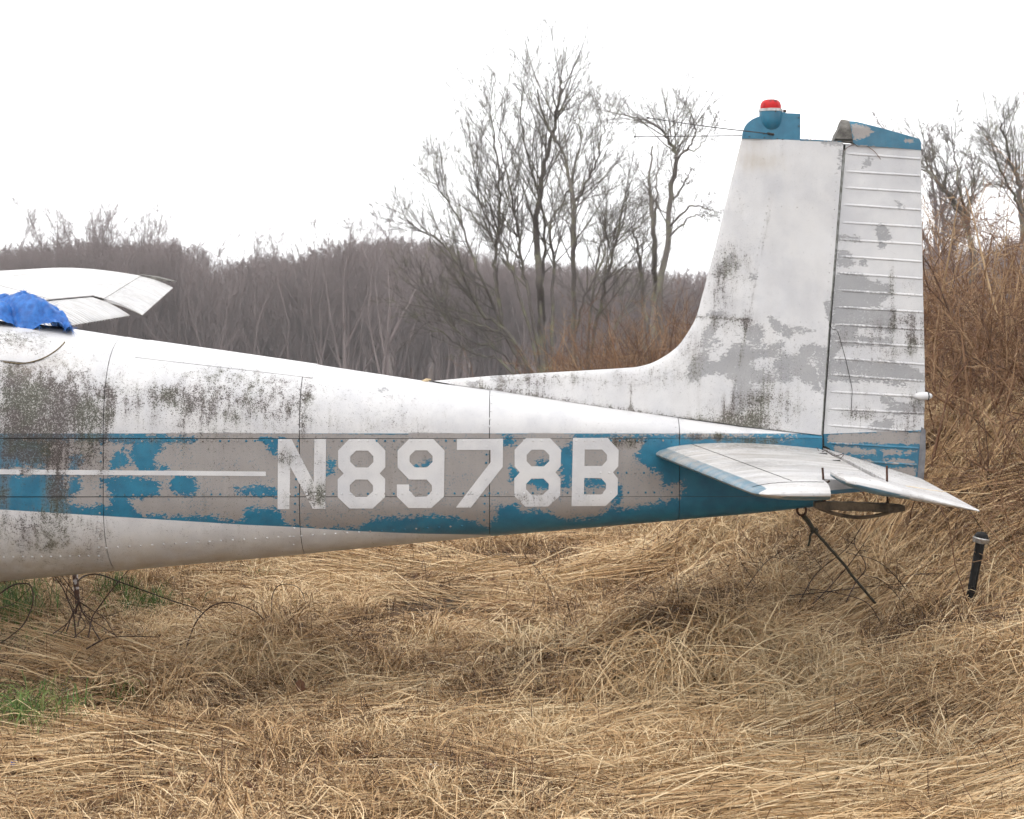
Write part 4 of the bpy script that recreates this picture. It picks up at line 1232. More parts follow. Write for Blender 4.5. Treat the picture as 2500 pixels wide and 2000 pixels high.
# ------------------------------------------------------------------ scattering
def scatter(name, protos, pts, rots, scl, idx, label, cat, mat=None):
    """one object of kind stuff: clumps set on points by geometry nodes"""
    col = bpy.data.collections.new(name + '_clumps')
    for i, p in enumerate(protos):
        me = p; o = bpy.data.objects.new('%s_clump_%02d' % (name, i), me)
        col.objects.link(o)
    me = bpy.data.meshes.new(name)
    me.vertices.add(len(pts)); me.vertices.foreach_set('co', np.ascontiguousarray(pts, np.float32).ravel())
    a = me.attributes.new('rot', 'FLOAT_VECTOR', 'POINT'); a.data.foreach_set('vector', np.ascontiguousarray(rots, np.float32).ravel())
    s3 = np.asarray(scl, np.float32)
    if s3.ndim == 1: s3 = np.repeat(s3[:, None], 3, 1)
    a = me.attributes.new('scl', 'FLOAT_VECTOR', 'POINT'); a.data.foreach_set('vector', np.ascontiguousarray(s3).ravel())
    a = me.attributes.new('pick', 'INT', 'POINT'); a.data.foreach_set('value', np.ascontiguousarray(idx, np.int32))
    o = bpy.data.objects.new(name, me); C.link(o)
    ng = bpy.data.node_groups.new(name, 'GeometryNodeTree')
    ng.interface.new_socket('Geometry', in_out='INPUT', socket_type='NodeSocketGeometry')
    ng.interface.new_socket('Geometry', in_out='OUTPUT', socket_type='NodeSocketGeometry')
    N = ng.nodes; gi = N.new('NodeGroupInput'); go = N.new('NodeGroupOutput')
    ip = N.new('GeometryNodeInstanceOnPoints'); ci = N.new('GeometryNodeCollectionInfo')
    ci.inputs[0].default_value = col; ci.inputs[1].default_value = True; ci.inputs[2].default_value = True
    ng.links.new(gi.outputs[0], ip.inputs['Points']); ng.links.new(ci.outputs[0], ip.inputs['Instance'])
    ip.inputs['Pick Instance'].default_value = True
    for nm, dt, sock in (('pick', 'INT', 'Instance Index'), ('rot', 'FLOAT_VECTOR', 'Rotation'), ('scl', 'FLOAT_VECTOR', 'Scale')):
        na = N.new('GeometryNodeInputNamedAttribute'); na.data_type = dt; na.inputs[0].default_value = nm
        ng.links.new(na.outputs[0], ip.inputs[sock])
    ng.links.new(ip.outputs[0], go.inputs[0])
    md = o.modifiers.new('scatter', 'NODES'); md.node_group = ng
    return tag(o, label, cat, kind='stuff')

def place(xy, yaw, tilt=1.0, lift=0.0):
    """points on the ground with rotations that follow the slope"""
    x, y = xy[:, 0], xy[:, 1]
    z = H(x, y) + lift
    e = .05
    gx_ = (H(x + e, y) - H(x - e, y)) / (2 * e) * tilt; gy_ = (H(x, y + e) - H(x, y - e)) / (2 * e) * tilt
    rots = np.empty((len(x), 3))
    for i in range(len(x)):
        n = Vector((-gx_[i], -gy_[i], 1)).normalized()
        qn = Vector((0, 0, 1)).rotation_difference(n)
        rots[i] = (qn.to_matrix() @ Matrix.Rotation(yaw[i], 3, 'Z')).to_euler()
    return np.stack([x, y, z], -1), rots

def ribbons(path, width, roll, tone, mat, name):
    return path, width, roll, tone, mat

def pack(name, *parts):
    """blade sets joined into one clump mesh; a blade set is centre lines (n,k,3), widths (n,k), roll, tone, material"""
    V, Q, TN, MI, mats, n0 = [], [], [], [], [], 0
    for path, width, roll, tone, mat in parts:
        v, q, tn = blades(path, width, roll, tone)
        V.append(v); Q.append(q + n0); TN.append(tn); n0 += len(v)
        if mat not in mats: mats.append(mat)
        MI.append(np.full(len(q), mats.index(mat)))
    me = quad_mesh(np.concatenate(V), np.concatenate(Q)); me.name = name
    for m in mats: me.materials.append(m)
    a = me.attributes.new('tone', 'FLOAT', 'POINT'); a.data.foreach_set('value', np.concatenate(TN).astype(np.float32))
    me.polygons.foreach_set('material_index', np.concatenate(MI).astype(np.int32))
    me.polygons.foreach_set('use_smooth', np.ones(len(me.polygons), bool))
    return me

def blades(path, width, roll, tone):
    n, k, _ = path.shape
    t = np.gradient(path, axis=1); t /= np.linalg.norm(t, axis=2, keepdims=True) + 1e-9
    up = np.array([0, 0, 1.0])
    s = np.cross(t, up); s /= np.linalg.norm(s, axis=2, keepdims=True) + 1e-6
    b = np.cross(s, t)
    w = s * np.cos(roll)[:, None, None] + b * np.sin(roll)[:, None, None]
    v = np.stack([path - w * width[:, :, None] / 2, path + w * width[:, :, None] / 2], 2)
    idx = np.arange(n * k * 2).reshape(n, k, 2)
    q = np.stack([idx[:, :-1, 0], idx[:, :-1, 1], idx[:, 1:, 1], idx[:, 1:, 0]], -1).reshape(-1, 4)
    return v.reshape(-1, 3), q, np.repeat(tone, k * 2)

def thatch(seed, n, R, L, spread, arch, w, curl, mat, tone=(0.0, 1.0), z0=.05, k=5):
    r = np.random.default_rng(seed)
    t = np.linspace(0, 1, k)[None, :]
    ang = r.normal(0, spread, n)[:, None] + curl * r.normal(0, 1, n)[:, None] * t
    ln = r.uniform(L[0], L[1], n)[:, None]
    seg = ln / (k - 1)
    dx = np.cumsum(np.cos(ang) * seg, 1); dy = np.cumsum(np.sin(ang) * seg, 1)
    c = np.sqrt(r.random(n)) * R; th = r.random(n) * 2 * math.pi
    x = (c * np.cos(th))[:, None] + dx - ln / 2; y = (c * np.sin(th))[:, None] + dy
    base = (r.random(n) ** 1.6 * z0)[:, None]
    peak = np.abs(r.normal(0, arch, n))[:, None]
    ph = r.uniform(.6, 1.3, n)[:, None]
    z = base + peak * np.sin(math.pi * np.clip(t * ph, 0, 1.2)) + r.normal(0, .004, (n, k))
    # a few kinked stems
    kink = r.random(n)[:, None] < .18
    z = np.where(kink, base + peak * 1.8 * np.maximum(0, 1 - np.abs(t - .5) * 2.2), z)
    z = np.maximum(z, 0.001)
    wd = r.uniform(w[0], w[1], n)[:, None] * (1 - .65 * t ** 2)
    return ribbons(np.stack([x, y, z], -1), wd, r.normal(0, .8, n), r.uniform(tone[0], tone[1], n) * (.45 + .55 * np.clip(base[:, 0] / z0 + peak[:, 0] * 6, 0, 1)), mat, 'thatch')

def fountain(seed, n, hgt, reach, w, mat, tone=(.2, 1.0), k=6, bias=0.0, r0=.05):
    """arching tuft: blades rise from the middle and hang over"""
    r = np.random.default_rng(seed)
    t = np.linspace(0, 1, k)[None, :]
    th = r.random(n) * 2 * math.pi
    th = th + bias * np.sin(th)
    rc = reach * r.uniform(.35, 1.1, n)[:, None]; hh = hgt * r.uniform(.5, 1.1, n)[:, None]
    rad = rc * t ** 1.3
    z = hh * np.sin(math.pi * np.clip(t * r.uniform(.55, 1.0, n)[:, None], 0, 1)) * 1.0
    th_t = th[:, None] + r.normal(0, .25, n)[:, None] * t
    b = r.normal(0, r0, (n, 2))
    x = b[:, :1] + rad * np.cos(th_t); y = b[:, 1:] + rad * np.sin(th_t)
    wd = r.uniform(w[0], w[1], n)[:, None] * (1 - .75 * t ** 1.5)
    return ribbons(np.stack([x, y, z], -1), wd, r.normal(0, .7, n), r.uniform(tone[0], tone[1], n), mat, 'tuft')

def messy(s, n, R=.34): return thatch(s, n, R, (.06, .26), 1.5, .036, (.0018, .0044), 1.2, M['straw'], (0.0, 1.0), z0=.06)
def weedy(s, n, R=.32): return thatch(s, n, R, (.06, .22), 1.6, .04, (.0012, .0026), 2.0, M['weed'], (0.0, 1.0), z0=.075)
def combed(s, n, R=.34): return thatch(s, n, R, (.10, .36), .62, .026, (.0022, .0048), .8, M['straw'], z0=.06)
def longs(s, n, R=.34): return thatch(s, n, R, (.45, .95), .14, .022, (.003, .0055), .16, M['straw'], (.25, 1.0), z0=.075)
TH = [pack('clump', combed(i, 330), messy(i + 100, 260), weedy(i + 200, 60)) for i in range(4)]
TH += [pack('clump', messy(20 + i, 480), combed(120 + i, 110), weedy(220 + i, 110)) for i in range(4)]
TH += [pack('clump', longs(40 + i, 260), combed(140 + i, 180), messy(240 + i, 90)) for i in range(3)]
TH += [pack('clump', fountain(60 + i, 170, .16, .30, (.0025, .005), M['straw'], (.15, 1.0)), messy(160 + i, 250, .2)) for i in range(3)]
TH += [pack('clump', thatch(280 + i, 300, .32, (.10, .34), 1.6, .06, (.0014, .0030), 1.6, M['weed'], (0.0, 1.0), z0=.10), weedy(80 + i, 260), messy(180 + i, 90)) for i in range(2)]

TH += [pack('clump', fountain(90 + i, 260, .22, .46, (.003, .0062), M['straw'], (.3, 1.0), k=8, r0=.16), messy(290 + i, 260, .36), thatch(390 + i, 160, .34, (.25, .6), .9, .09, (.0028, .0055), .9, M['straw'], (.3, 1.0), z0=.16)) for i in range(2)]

def flow(x, y):
    """lay of the grass"""
    a = .45 * np.sin(x * .9 + 1.3 * np.sin(y * .7)) + .5 * np.sin(y * .8 + .5 * x + 2)
    bank = sstep(.9, 2.2, x + .32 * (y - 1)) * sstep(-1.2, .8, y)
    near_r = sstep(.2, 1.6, x) * sstep(.3, -.8, y)
    a = a * (1 - .75 * near_r) + .30 * near_r
    return a * (1 - bank) + bank * (math.radians(38) + .25 * np.sin(3 * x + 2 * y))

def lay(n, x0, x1, y0, y1, picks, probs, smin, smax, seed, widen=0.0, lift=0.0, jit=.35, cond=None):
    r = np.random.default_rng(seed)
    y = r.uniform(y0, y1, n); f = (y - CAMY) * widen
    x = r.uniform(0, 1, n) * (x1 - x0 + 2 * f) + x0 - f
    if cond is not None:
        m = cond(x, y, r); x, y = x[m], y[m]
    k = len(x)
    yaw = flow(x, y) + r.normal(0, jit, k) + math.pi * (r.random(k) < .5)
    p, ro = place(np.stack([x, y], -1), yaw, 1.0, lift)
    return p, ro, r.uniform(smin, smax, k), r.choice(picks, k, p=probs)

comb = (np.arange(16), np.array([.10] * 4 + [.06] * 4 + [.05] * 3 + [.05] * 3 + [.03] * 2)); pr = comb[1] / comb[1].sum()
sets = [
    lay(360, -2.3, 2.7, -2.4, 1.6, comb[0], pr, .8, 1.2, 1, .03),
    lay(480, -2.6, 4.2, 1.6, 7.5, comb[0], pr, .9, 1.3, 2, .08),
    lay(420, -3.5, 5.0, 7.5, 18, comb[0], pr, 1.4, 2.2, 3, .15),
    # long straw combed across the near right-hand corner
    lay(55, .55, 2.8, -2.2, -.2, np.arange(8, 11), np.ones(3) / 3, .9, 1.2, 5, 0, .03, .12),
    # draped straw on the bank
    lay(200, 1.1, 4.4, -.4, 4.5, np.array([0, 1, 4, 5, 6, 9, 10, 8, 15, 10, 11, 12]), np.ones(12) / 12, .8, 1.15, 6, 0, .05, .45, lambda x, y, r: H(x, y) > .12),
    # dark weedy patches
    lay(30, -2.2, 2.6, -1.9, 2.0, np.array([14, 15]), np.ones(2) / 2, .6, 1.0, 7, 0, .015, 2, lambda x, y, r: (np.sin(x * 2.3 + 1) * np.sin(y * 3.1 + x) > .15)),
]
# dark weeds thick under and behind the tail
sets.append(lay(8, .2, 3.4, -.7, 2.4, np.array([14, 15]), np.ones(2) / 2, .7, 1.15, 8, 0, .05, 2, lambda x, y, r: r.random(len(x)) < .35 + .6 * sstep(.6, 1.6, x)))
sets.append(lay(5, -2.2, .6, -.2, 1.3, np.array([14, 15]), np.ones(2) / 2, .6, 1.0, 9, 0, .03, 2))
# the hay mound and other arching clumps
r = np.random.default_rng(77); ex = []
for cx, cy, rr, n in ((1.12, .15, .2, 4), (-1.15, .65, .28, 7), (-1.6, -.1, .2, 3), (1.75, -.2, .3, 5), (.3, -.9, .4, 3), (-.3, 1.6, .5, 5), (.1, .7, .3, 3)):
    xy = np.stack([r.normal(cx, rr * .5, n), r.normal(cy, rr * .5, n)], -1)
    p, ro = place(xy, r.random(n) * 6.28, .5)
    ex.append((p, ro, r.uniform(.8, 1.5, n), r.choice([11, 12, 13], n)))
for u_, v_, s_, k_ in ((1640, 1640, 1.05, 16), (1540, 1720, .9, 17), (1720, 1680, .9, 17), (1610, 1730, .8, 16), (1480, 1690, .7, 17), (650, 1640, .8, 16), (560, 1660, .6, 17), (1900, 1560, .7, 17), (150, 1640, .55, 16)):
    g = ground_at(u_, v_); ex.append((np.array([g]), np.zeros((1, 3)), np.array([s_]), np.array([k_])))
sets += ex
cat_ = [np.concatenate([s[i] for s in sets]) for i in range(4)]
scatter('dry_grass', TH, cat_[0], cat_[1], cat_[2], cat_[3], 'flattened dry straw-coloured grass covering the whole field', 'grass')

# ------------------------------------------------------------------ bare trees
def shoot(T, p, d, L, r, lev, maxlev, R, up=.25, wob=.14, ratio=.5, dens=3.2, ang=(.35, .75), rmin=.003, sides=(7, 5, 4, 3, 3), start=.22, tone=.5):
    """grow one branch and what it carries"""
    k = max(3, min(9, int(3 + L * 1.6))) if lev < maxlev else 2
    x, y, z = p; dx, dy, dz = d
    pts = [(x, y, z)]; s = L / k; g = R.gauss; u = up * .35
    for i in range(k):
        dx += g(0, wob); dy += g(0, wob); dz += g(0, wob) + u
        m = 1 / math.sqrt(dx * dx + dy * dy + dz * dz); dx *= m; dy *= m; dz *= m
        x += dx * s; y += dy * s; z += dz * s
        pts.append((x, y, z))
    e = max(rmin * .45, r * .22)
    rad = [r + (e - r) * i / k for i in range(k + 1)]
    T.add(pts, rad, sides[min(lev, 4)], tone, cap=False)
    branch(T, pts, rad, L, lev, maxlev, R, up, wob, ratio, dens, ang, rmin, sides, start, tone)

def branch(T, pts, rad, L, lev, maxlev, R, up, wob, ratio, dens, ang, rmin, sides, start, tone):
    if lev >= maxlev: return
    k = len(pts) - 1; g = R.gauss
    n = int(max(2, dens * (1 + .06 * lev)) * R.uniform(.8, 1.25) * max(1, min(3, L / 1.6)))
    for _ in range(n):
        t = R.uniform(start, 1.0)
        i = min(k - 1, int(t * k)); f = t * k - i
        a, b = pts[i], pts[i + 1]
        q = (a[0] + (b[0] - a[0]) * f, a[1] + (b[1] - a[1]) * f, a[2] + (b[2] - a[2]) * f)
        tx, ty, tz = b[0] - a[0], b[1] - a[1], b[2] - a[2]
        m = 1 / (math.sqrt(tx * tx + ty * ty + tz * tz) + 1e-9); tx *= m; ty *= m; tz *= m
        ux, uy, uz = g(0, 1), g(0, 1), g(0, 1)
        sx, sy, sz = ty * uz - tz * uy, tz * ux - tx * uz, tx * uy - ty * ux
        m = 1 / (math.sqrt(sx * sx + sy * sy + sz * sz) + 1e-9)
        w = R.uniform(*ang); cw, sw = math.cos(w), math.sin(w) * m
        ex, ey, ez = tx * cw + sx * sw, ty * cw + sy * sw, tz * cw + sz * sw + up * .5
        m = 1 / math.sqrt(ex * ex + ey * ey + ez * ez)
        L2 = min(L * ratio * R.uniform(.5, 1.15) * (1.15 - .55 * t), 2.0)
        rr = max(rmin, min((rad[i] * (1 - f) + rad[i + 1] * f) * R.uniform(.4, .62), .0085 * L2 + .001))
        shoot(T, q, (ex * m, ey * m, ez * m), L2, rr, lev + 1, maxlev, R, up, wob, ratio, dens, ang, rmin, sides, .15, tone)

def stem_tree(name, stems, Y, seed, mat, label, group=None, jitter=.5, cat='tree', scale_r=.74, crop=.93, **kw):
    """a tree from stems traced in the picture at distance Y: [(points, base width in picture px)]. Trunk and twigs are two parts"""
    R = np.random.default_rng(seed); RR = random.Random(seed)
    base = ground_px(stems[0][0][0][0], Y)
    root = empty(name, tuple(base)); tag(root, label, cat, group)
    T1, T2 = Tubes(), Tubes()
    px = (Y - CAMY) / FOC
    opt = dict(up=.17, wob=.055, ratio=.42, dens=4.0, ang=(.3, .8), rmin=.0026, start=.25, tone=.5, maxlev=3); opt.update(kw)
    ml = opt.pop('maxlev')
    b0 = None
    for pts, wpx in stems:
        n = len(pts)
        yy = Y + np.concatenate([[0], np.cumsum(R.normal(0, jitter, n - 1))])
        w = np.array([P(u, v, y) for (u, v), y in zip(pts, yy)])
        if pts is stems[0][0] or True:
            g = float(H(w[0][0], w[0][1]))
            if w[0][2] > g and w[0][2] - g < 1.2: w[0][2] = g - .05
        if b0 is None: b0 = w[0].copy()
        w = b0 + (w - b0) * np.array([.97, 1, crop])
        c = spline(w, 5 * n)
        c[1:-1] += R.normal(0, .02, c[1:-1].shape)
        rad = np.linspace(wpx * px / 2, wpx * px * .10, len(c)) * scale_r
        T1.add(c, rad, 8, .5, cap=False)
        L = np.linalg.norm(np.diff(c, axis=0), axis=1).sum()
        branch(T2, [tuple(p_) for p_ in c], list(rad), L, 0, ml, RR, opt['up'], opt['wob'], opt['ratio'], opt['dens'], opt['ang'], opt['rmin'], (6, 5, 4, 3, 3), opt['start'], .5)
    T1.build('trunk', mat, root, sharp=0); T2.build('branches', mat, root, sharp=0)
    return root

def ground_px(u, Y):
    x = (u - CX) * (Y - CAMY) / FOC
    return np.array([x, Y, float(H(x, Y))])
def zt(*pts): return [(950 + x * .49861, 80 + y * .49861) for x, y in pts]

YT = 33.0
stem_tree('bare_tree', [
    (zt((790,1640),(745,1440),(735,1180),(720,980),(725,800),(748,640),(790,430),(835,230),(840,90)), 30),
    (zt((780,1630),(690,1300),(640,1050),(610,800),(560,560),(520,330)), 14),
    (zt((800,1640),(740,1300),(760,900),(700,600),(640,330),(650,190)), 13),
    (zt((780,1640),(560,1430),(515,1180),(512,1050),(528,850),(530,640),(490,330),(480,240)), 17),
    (zt((770,1640),(600,1480),(430,1320),(330,1100),(230,960),(100,880),(45,810)), 13),
    (zt((770,1640),(560,1420),(430,1130),(330,850),(230,690),(140,590)), 12),
    (zt((780,1640),(640,1250),(560,1010),(450,800),(400,560),(395,410)), 12),
    (zt((800,1640),(800,1300),(810,1080),(790,900),(850,760),(900,640),(940,420),(930,250)), 13),
    (zt((780,1640),(620,1500),(430,1400),(220,1330),(30,1270)), 9),
    (zt((760,1650),(560,1610),(380,1540),(220,1430),(120,1380)), 9),
    (zt((790,1640),(560,1560),(350,1460),(180,1260),(60,1120)), 9)], YT, 3, M['bark'],
    'tallest bare multi-stemmed tree with spreading crown behind the fuselage', dens=9.5, maxlev=3, ratio=.34)
stem_tree('bare_tree', [
    (zt((900,1640),(905,1400),(905,1000),(900,820),(885,640),(845,480),(760,330),(720,160)), 20),
    (zt((902,1400),(904,1050),(900,800),(960,660),(1010,560),(1050,400),(1070,310)), 12),
    (zt((905,1500),(960,1250),(1050,1050),(1060,880),(1090,760)), 9)], YT - 1, 5, M['bark'],
    'slender pale-barked bare tree just right of the tallest tree', dens=8.5, ratio=.38)
stem_tree('bare_tree', [
    (zt((950,1640),(1000,1450),(1060,1200),(1110,980),(1150,780),(1190,640)), 14),
    (zt((955,1640),(990,1300),(1030,1020),(1060,900),(1050,760)), 10),
    (zt((960,1640),(1120,1400),(1230,1200),(1250,1000),(1290,880)), 10),
    (zt((970,1640),(1080,1420),(1000,1300),(960,1270)), 6)], YT + 1.5, 8, M['bark'],
    'low bushy bare tree filling the gap between the two tall groups', dens=8.0, ratio=.44)
stem_tree('bare_tree', [
    (zt((1325,1560),(1320,1300),(1365,980),(1385,720),(1408,540),(1370,450),(1310,370),(1210,340)), 26),
    (zt((1400,545),(1470,490),(1500,400),(1480,300),(1420,220)), 9),
    (zt((1395,760),(1460,660),(1490,590)), 8), (zt((1380,900),(1480,800),(1560,810),(1640,835)), 8), (zt((1375,960),(1480,850),(1560,850)), 7),
    (zt((1440,510),(1540,470),(1620,300)), 6)], YT + 4, 11, M['bark'],
    'crooked bare tree with open twiggy top beside the fin', dens=9.5, ratio=.40, ang=(.4, .9), up=.12, wob=.12)
stem_tree('bare_tree', [
    (zt((1290,1560),(1300,1250),(1298,950),(1280,760),(1275,640),(1290,480)), 24),
    (zt((1300,900),(1310,700),(1320,450)), 10)], YT + 4.5, 13, M['bark'], 'dead bare trunk with two broken upright tops', dens=6.0, ratio=.22, maxlev=3)
stem_tree('bare_tree', [
    (zt((1250,1560),(1245,1300),(1225,1080),(1205,960),(1183,905)), 17)], YT + 3, 14, M['bark'], 'short leaning dead trunk with snapped top, entwined with twigs', dens=7, ratio=.28)
# trees beyond the bank on the right
def zr(*pts): return [(2150 + x * .4522, 220 + y * .4522) for x, y in pts]
stem_tree('bare_tree', [
    (zr((500,1100),(490,840),(440,640),(330,480),(250,380),(235,300)), 26), (zr((480,760),(460,640),(420,480),(400,330),(380,200)), 13),
    (zr((470,700),(480,560),(510,400),(480,250)), 9), (zr((440,640),(340,560),(270,520)), 9)], 30, 21, M['bark'], 'forked bare tree rising just behind the rudder edge', dens=9.5, ratio=.40)
stem_tree('bare_tree', [
    (zr((800,1100),(770,700),(740,450),(690,300),(650,110)), 28), (zr((770,640),(700,500),(620,330),(570,170)), 12), (zr((780,640),(850,450),(860,250)), 14)], 34, 23, M['bark'],
    'tall twiggy bare tree at the far right edge above the brush', dens=9.5, ratio=.42)

# far wood: one mass of bare trees
def crown_tree(T1, T2, o, h, RR, limbs, split, spread, r0, dens, rmin, ratio=.42):
    """trunk that divides into ascending limbs with a twiggy crown"""
    g = RR.gauss
    k = 6; pts = [(o[0], o[1], o[2] - .4)]; x, y = o[0], o[1]
    for i in range(k):
        x += g(0, .02) * h / 6; y += g(0, .02) * h / 6
        pts.append((x, y, o[2] + h * split * (i + 1) / k))
    rad = [r0 * (1 - .45 * i / k) for i in range(k + 1)]
    T1.add(pts, rad, 6, .6, cap=False)
    branch(T2, pts, rad, h * split, 1, 3, RR, .2, .14, ratio * .8, dens * .5, (.5, 1.1), rmin, (5, 4, 3, 3, 3), .35, .5)
    for i in range(limbs):
        a = 6.28 * (i + RR.random() * .7) / limbs; s = spread * RR.uniform(.35, 1.1)
        d = (math.cos(a) * s, math.sin(a) * s, 1.0); m = 1 / math.sqrt(1 + s * s)
        q = pts[RR.choice([3, 4, 5, 6, 6])]
        L = (o[2] + h * RR.uniform(.86, 1.0) - q[2]) / (m + .1)
        shoot(T2, q, (d[0] * m, d[1] * m, m), L * .86, r0 * RR.uniform(.35, .55), 0, 3, RR, .16, .10, ratio, dens, (.3, .8), rmin, (5, 4, 3, 3, 3), .2, .5)

def far_tree(seed, h=12.0, slim=1.0):
    RR = random.Random(seed); T = Tubes()
    crown_tree(T, T, (0, 0, 0), h, RR, RR.choice([3, 4, 5]), RR.uniform(.3, .5), .40 * slim, .16, 6.0, .0095)
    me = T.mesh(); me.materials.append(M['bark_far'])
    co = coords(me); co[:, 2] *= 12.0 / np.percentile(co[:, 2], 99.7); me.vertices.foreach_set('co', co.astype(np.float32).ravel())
    me.polygons.foreach_set('use_smooth', np.ones(len(me.polygons), bool))
    return me
FAR = [far_tree(200 + i, 12, (1.0, .8, 1.25, .9, 1.1, .7)[i]) for i in range(6)]
def treeline(u):
    return np.interp(u, [-900, -200, 0, 60, 440, 480, 560, 620, 700, 800, 900, 1000, 1100, 1400, 1700, 2300, 2500, 3400], [585, 590, 585, 575, 590, 610, 622, 612, 606, 604, 582, 566, 590, 640, 650, 600, 570, 560])
r = np.random.default_rng(91)
pts, sc, yw, pk = [], [], [], []
for i in range(1500):
    dist = 118 + 170 * r.random() ** 1.4
    u = r.uniform(-700, 3200)
    x = (u - CX) * dist / FOC; y = dist + CAMY
    zb = float(H(x, y))
    vt = treeline(u) + 4 + 7 * math.sin(u / 37) + 8 * math.sin(u / 93 + 1) + abs(r.normal(0, 15)) + (dist - 118) * .08
    top = CAMZ - (vt - HZ) * dist / FOC
    s = (top - zb) / 12.0
    pts.append((x, y, zb)); sc.append((s * r.uniform(.9, 1.2), s * r.uniform(.9, 1.2), s)); yw.append((0, 0, r.random() * 6.28)); pk.append(r.integers(0, 6))
scatter('far_woods', FAR, np.array(pts), np.array(yw), np.array(sc), np.array(pk), 'distant hazy wood of bare grey-mauve trees along the skyline', 'woods')
# undergrowth of the far wood
def thicket(seed, n=70, h=2.6):
    R = random.Random(seed); T = Tubes()
    for i in range(n):
        p = (R.gauss(0, 1.2), R.gauss(0, 1.2), -.1); d = np.array([R.gauss(0, .35), R.gauss(0, .35), 1])
        shoot(T, p, d / np.linalg.norm(d), h * R.uniform(.5, 1.1), R.uniform(.012, .028), 1, 3, R, .2, .16, .5, 2.6, (.3, .9), .006, (4, 3, 3, 3, 3), .2, R.random())
    return T.mesh()
TK = []
for i in range(3):
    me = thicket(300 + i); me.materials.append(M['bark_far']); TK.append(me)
pts, sc, yw, pk = [], [], [], []
for i in range(260):
    y = r.uniform(78, 125); u = r.uniform(-800, 3300); x = (u - CX) * (y - CAMY) / FOC
    s = r.uniform(.9, 1.7)
    pts.append((x, y, float(H(x, y)))); sc.append((s * 1.3, s * 1.3, s)); yw.append((0, 0, r.random() * 6.28)); pk.append(r.integers(0, 3))
scatter('undergrowth', TK, np.array(pts), np.array(yw), np.array(sc), np.array(pk), 'grey tangled undergrowth at the foot of the distant wood', 'undergrowth')

# single trees that stand out of the far skyline
def lone(label, u, vtop, Y, seed, k, group=None, wide=1.0):
    x = (u - CX) * (Y - CAMY) / FOC; zb = float(H(x, Y))
    top = CAMZ - (vtop - HZ) * (Y - CAMY) / FOC
    root = empty('bare_tree', (x, Y, zb)); tag(root, label, 'tree', group)
    RR = random.Random(seed); T1, T2 = Tubes(), Tubes(); h = (top - zb) * .95
    crown_tree(T1, T2, (x, Y, zb), h, RR, 4 + k, .42 if k > 1 else .62, .42 * wide, .19, 6.0, .0095)
    zm = float(np.percentile([p_[2] for v_ in T2.items.values() for it in v_ for p_ in it[0]], 97.5)); s_ = (top - zb) / (zm - zb); o_ = np.array((x, Y, zb))
    for T_ in (T1, T2):
        for key in T_.items: T_.items[key] = [(o_ + (np.asarray(it[0]) - o_) * s_, it[1], it[2]) for it in T_.items[key]]
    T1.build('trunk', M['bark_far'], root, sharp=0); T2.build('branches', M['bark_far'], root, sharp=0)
for args in (('leftmost tree of the tall clump on the far left skyline', 110, 530, 120, 31, 3), ('rounded tree in the tall clump on the far left skyline', 200, 503, 118, 32, 4), ('tree between the two highest of the far left skyline clump', 262, 520, 122, 33, 2),
             ('right-hand full tree of the far left skyline clump', 325, 528, 119, 34, 3), ('last, lower tree at the right end of the far left skyline clump', 385, 560, 124, 35, 2),
             ('small rounded tree alone on the low dip of the skyline', 655, 570, 133, 36, 3), ('flat-topped pale-trunked tree above the wood, left of the tallest tree', 846, 535, 108, 37, 1), ('dark slender tree next to the flat-topped pale one', 788, 580, 110, 38, 1),
             ('twiggy tree merging into the left side of the tallest tree', 945, 540, 104, 39, 2), ('hazy tree seen between the rudder and the brush', 2290, 330, 48, 40, 2)):
    lone(*args)

# ------------------------------------------------------------------ shrubs
def shrub(name, label, cx, cy, n, h, spread, seed, mat, group=None, lean=(0, 0), rb=(.003, .0075), cat='bush', sub=4.0, up=-.12, lev0=1):
    R = random.Random(seed); T = Tubes()
    root = empty(name, (cx, cy, float(H(cx, cy)))); tag(root, label, cat, group)
    for i in range(n):
        x, y = cx + R.gauss(0, spread), cy + R.gauss(0, spread)
        d = np.array([R.gauss(lean[0], .38), R.gauss(lean[1], .38), 1.0]); d /= np.linalg.norm(d)
        shoot(T, (x, y, float(H(x, y)) - .03), d, h * R.uniform(.5, 1.15), (R.uniform(*rb) if i % 6 else rb[1] * 1.7), lev0, 3, R, up * R.uniform(.3, 1.5), .15, .5, sub, (.4, 1.0), .0022, (5, 4, 4, 3, 3), .25, R.random())
    tag(T.build('canes', mat, root, sharp=0), kind='stuff')
for i, (cx, cy, n, h, sp) in enumerate(((2.75, 2.6, 40, 1.2, .30), (3.3, 2.3, 44, 1.3, .32), (3.7, 3.6, 50, 1.5, .45), (3.0, 4.2, 50, 1.5, .45), (2.75, 1.6, 34, 1.05, .25), (3.25, 1.5, 34, 1.15, .3), (4.4, 3.0, 44, 1.5, .45), (4.0, 1.9, 36, 1.3, .35), (2.55, 3.6, 44, 1.4, .35), (3.6, 5.5, 60, 1.6, .6), (4.6, 6.5, 60, 1.7, .7), (2.6, 6.5, 60, 1.5, .6), (5.2, 4.6, 50, 1.6, .5), (2.45, 2.2, 40, .95, .22), (2.9, .95, 40, .8, .25), (3.3, 3.1, 50, 1.4, .35))):
    shrub('bramble_bush', 'reddish-brown bare bramble bush tangled on the bank right of the rudder', cx, cy, n, h, sp, 400 + i, M['cane'], 'bramble bushes on the bank', (-.12, -.05), up=-.22)
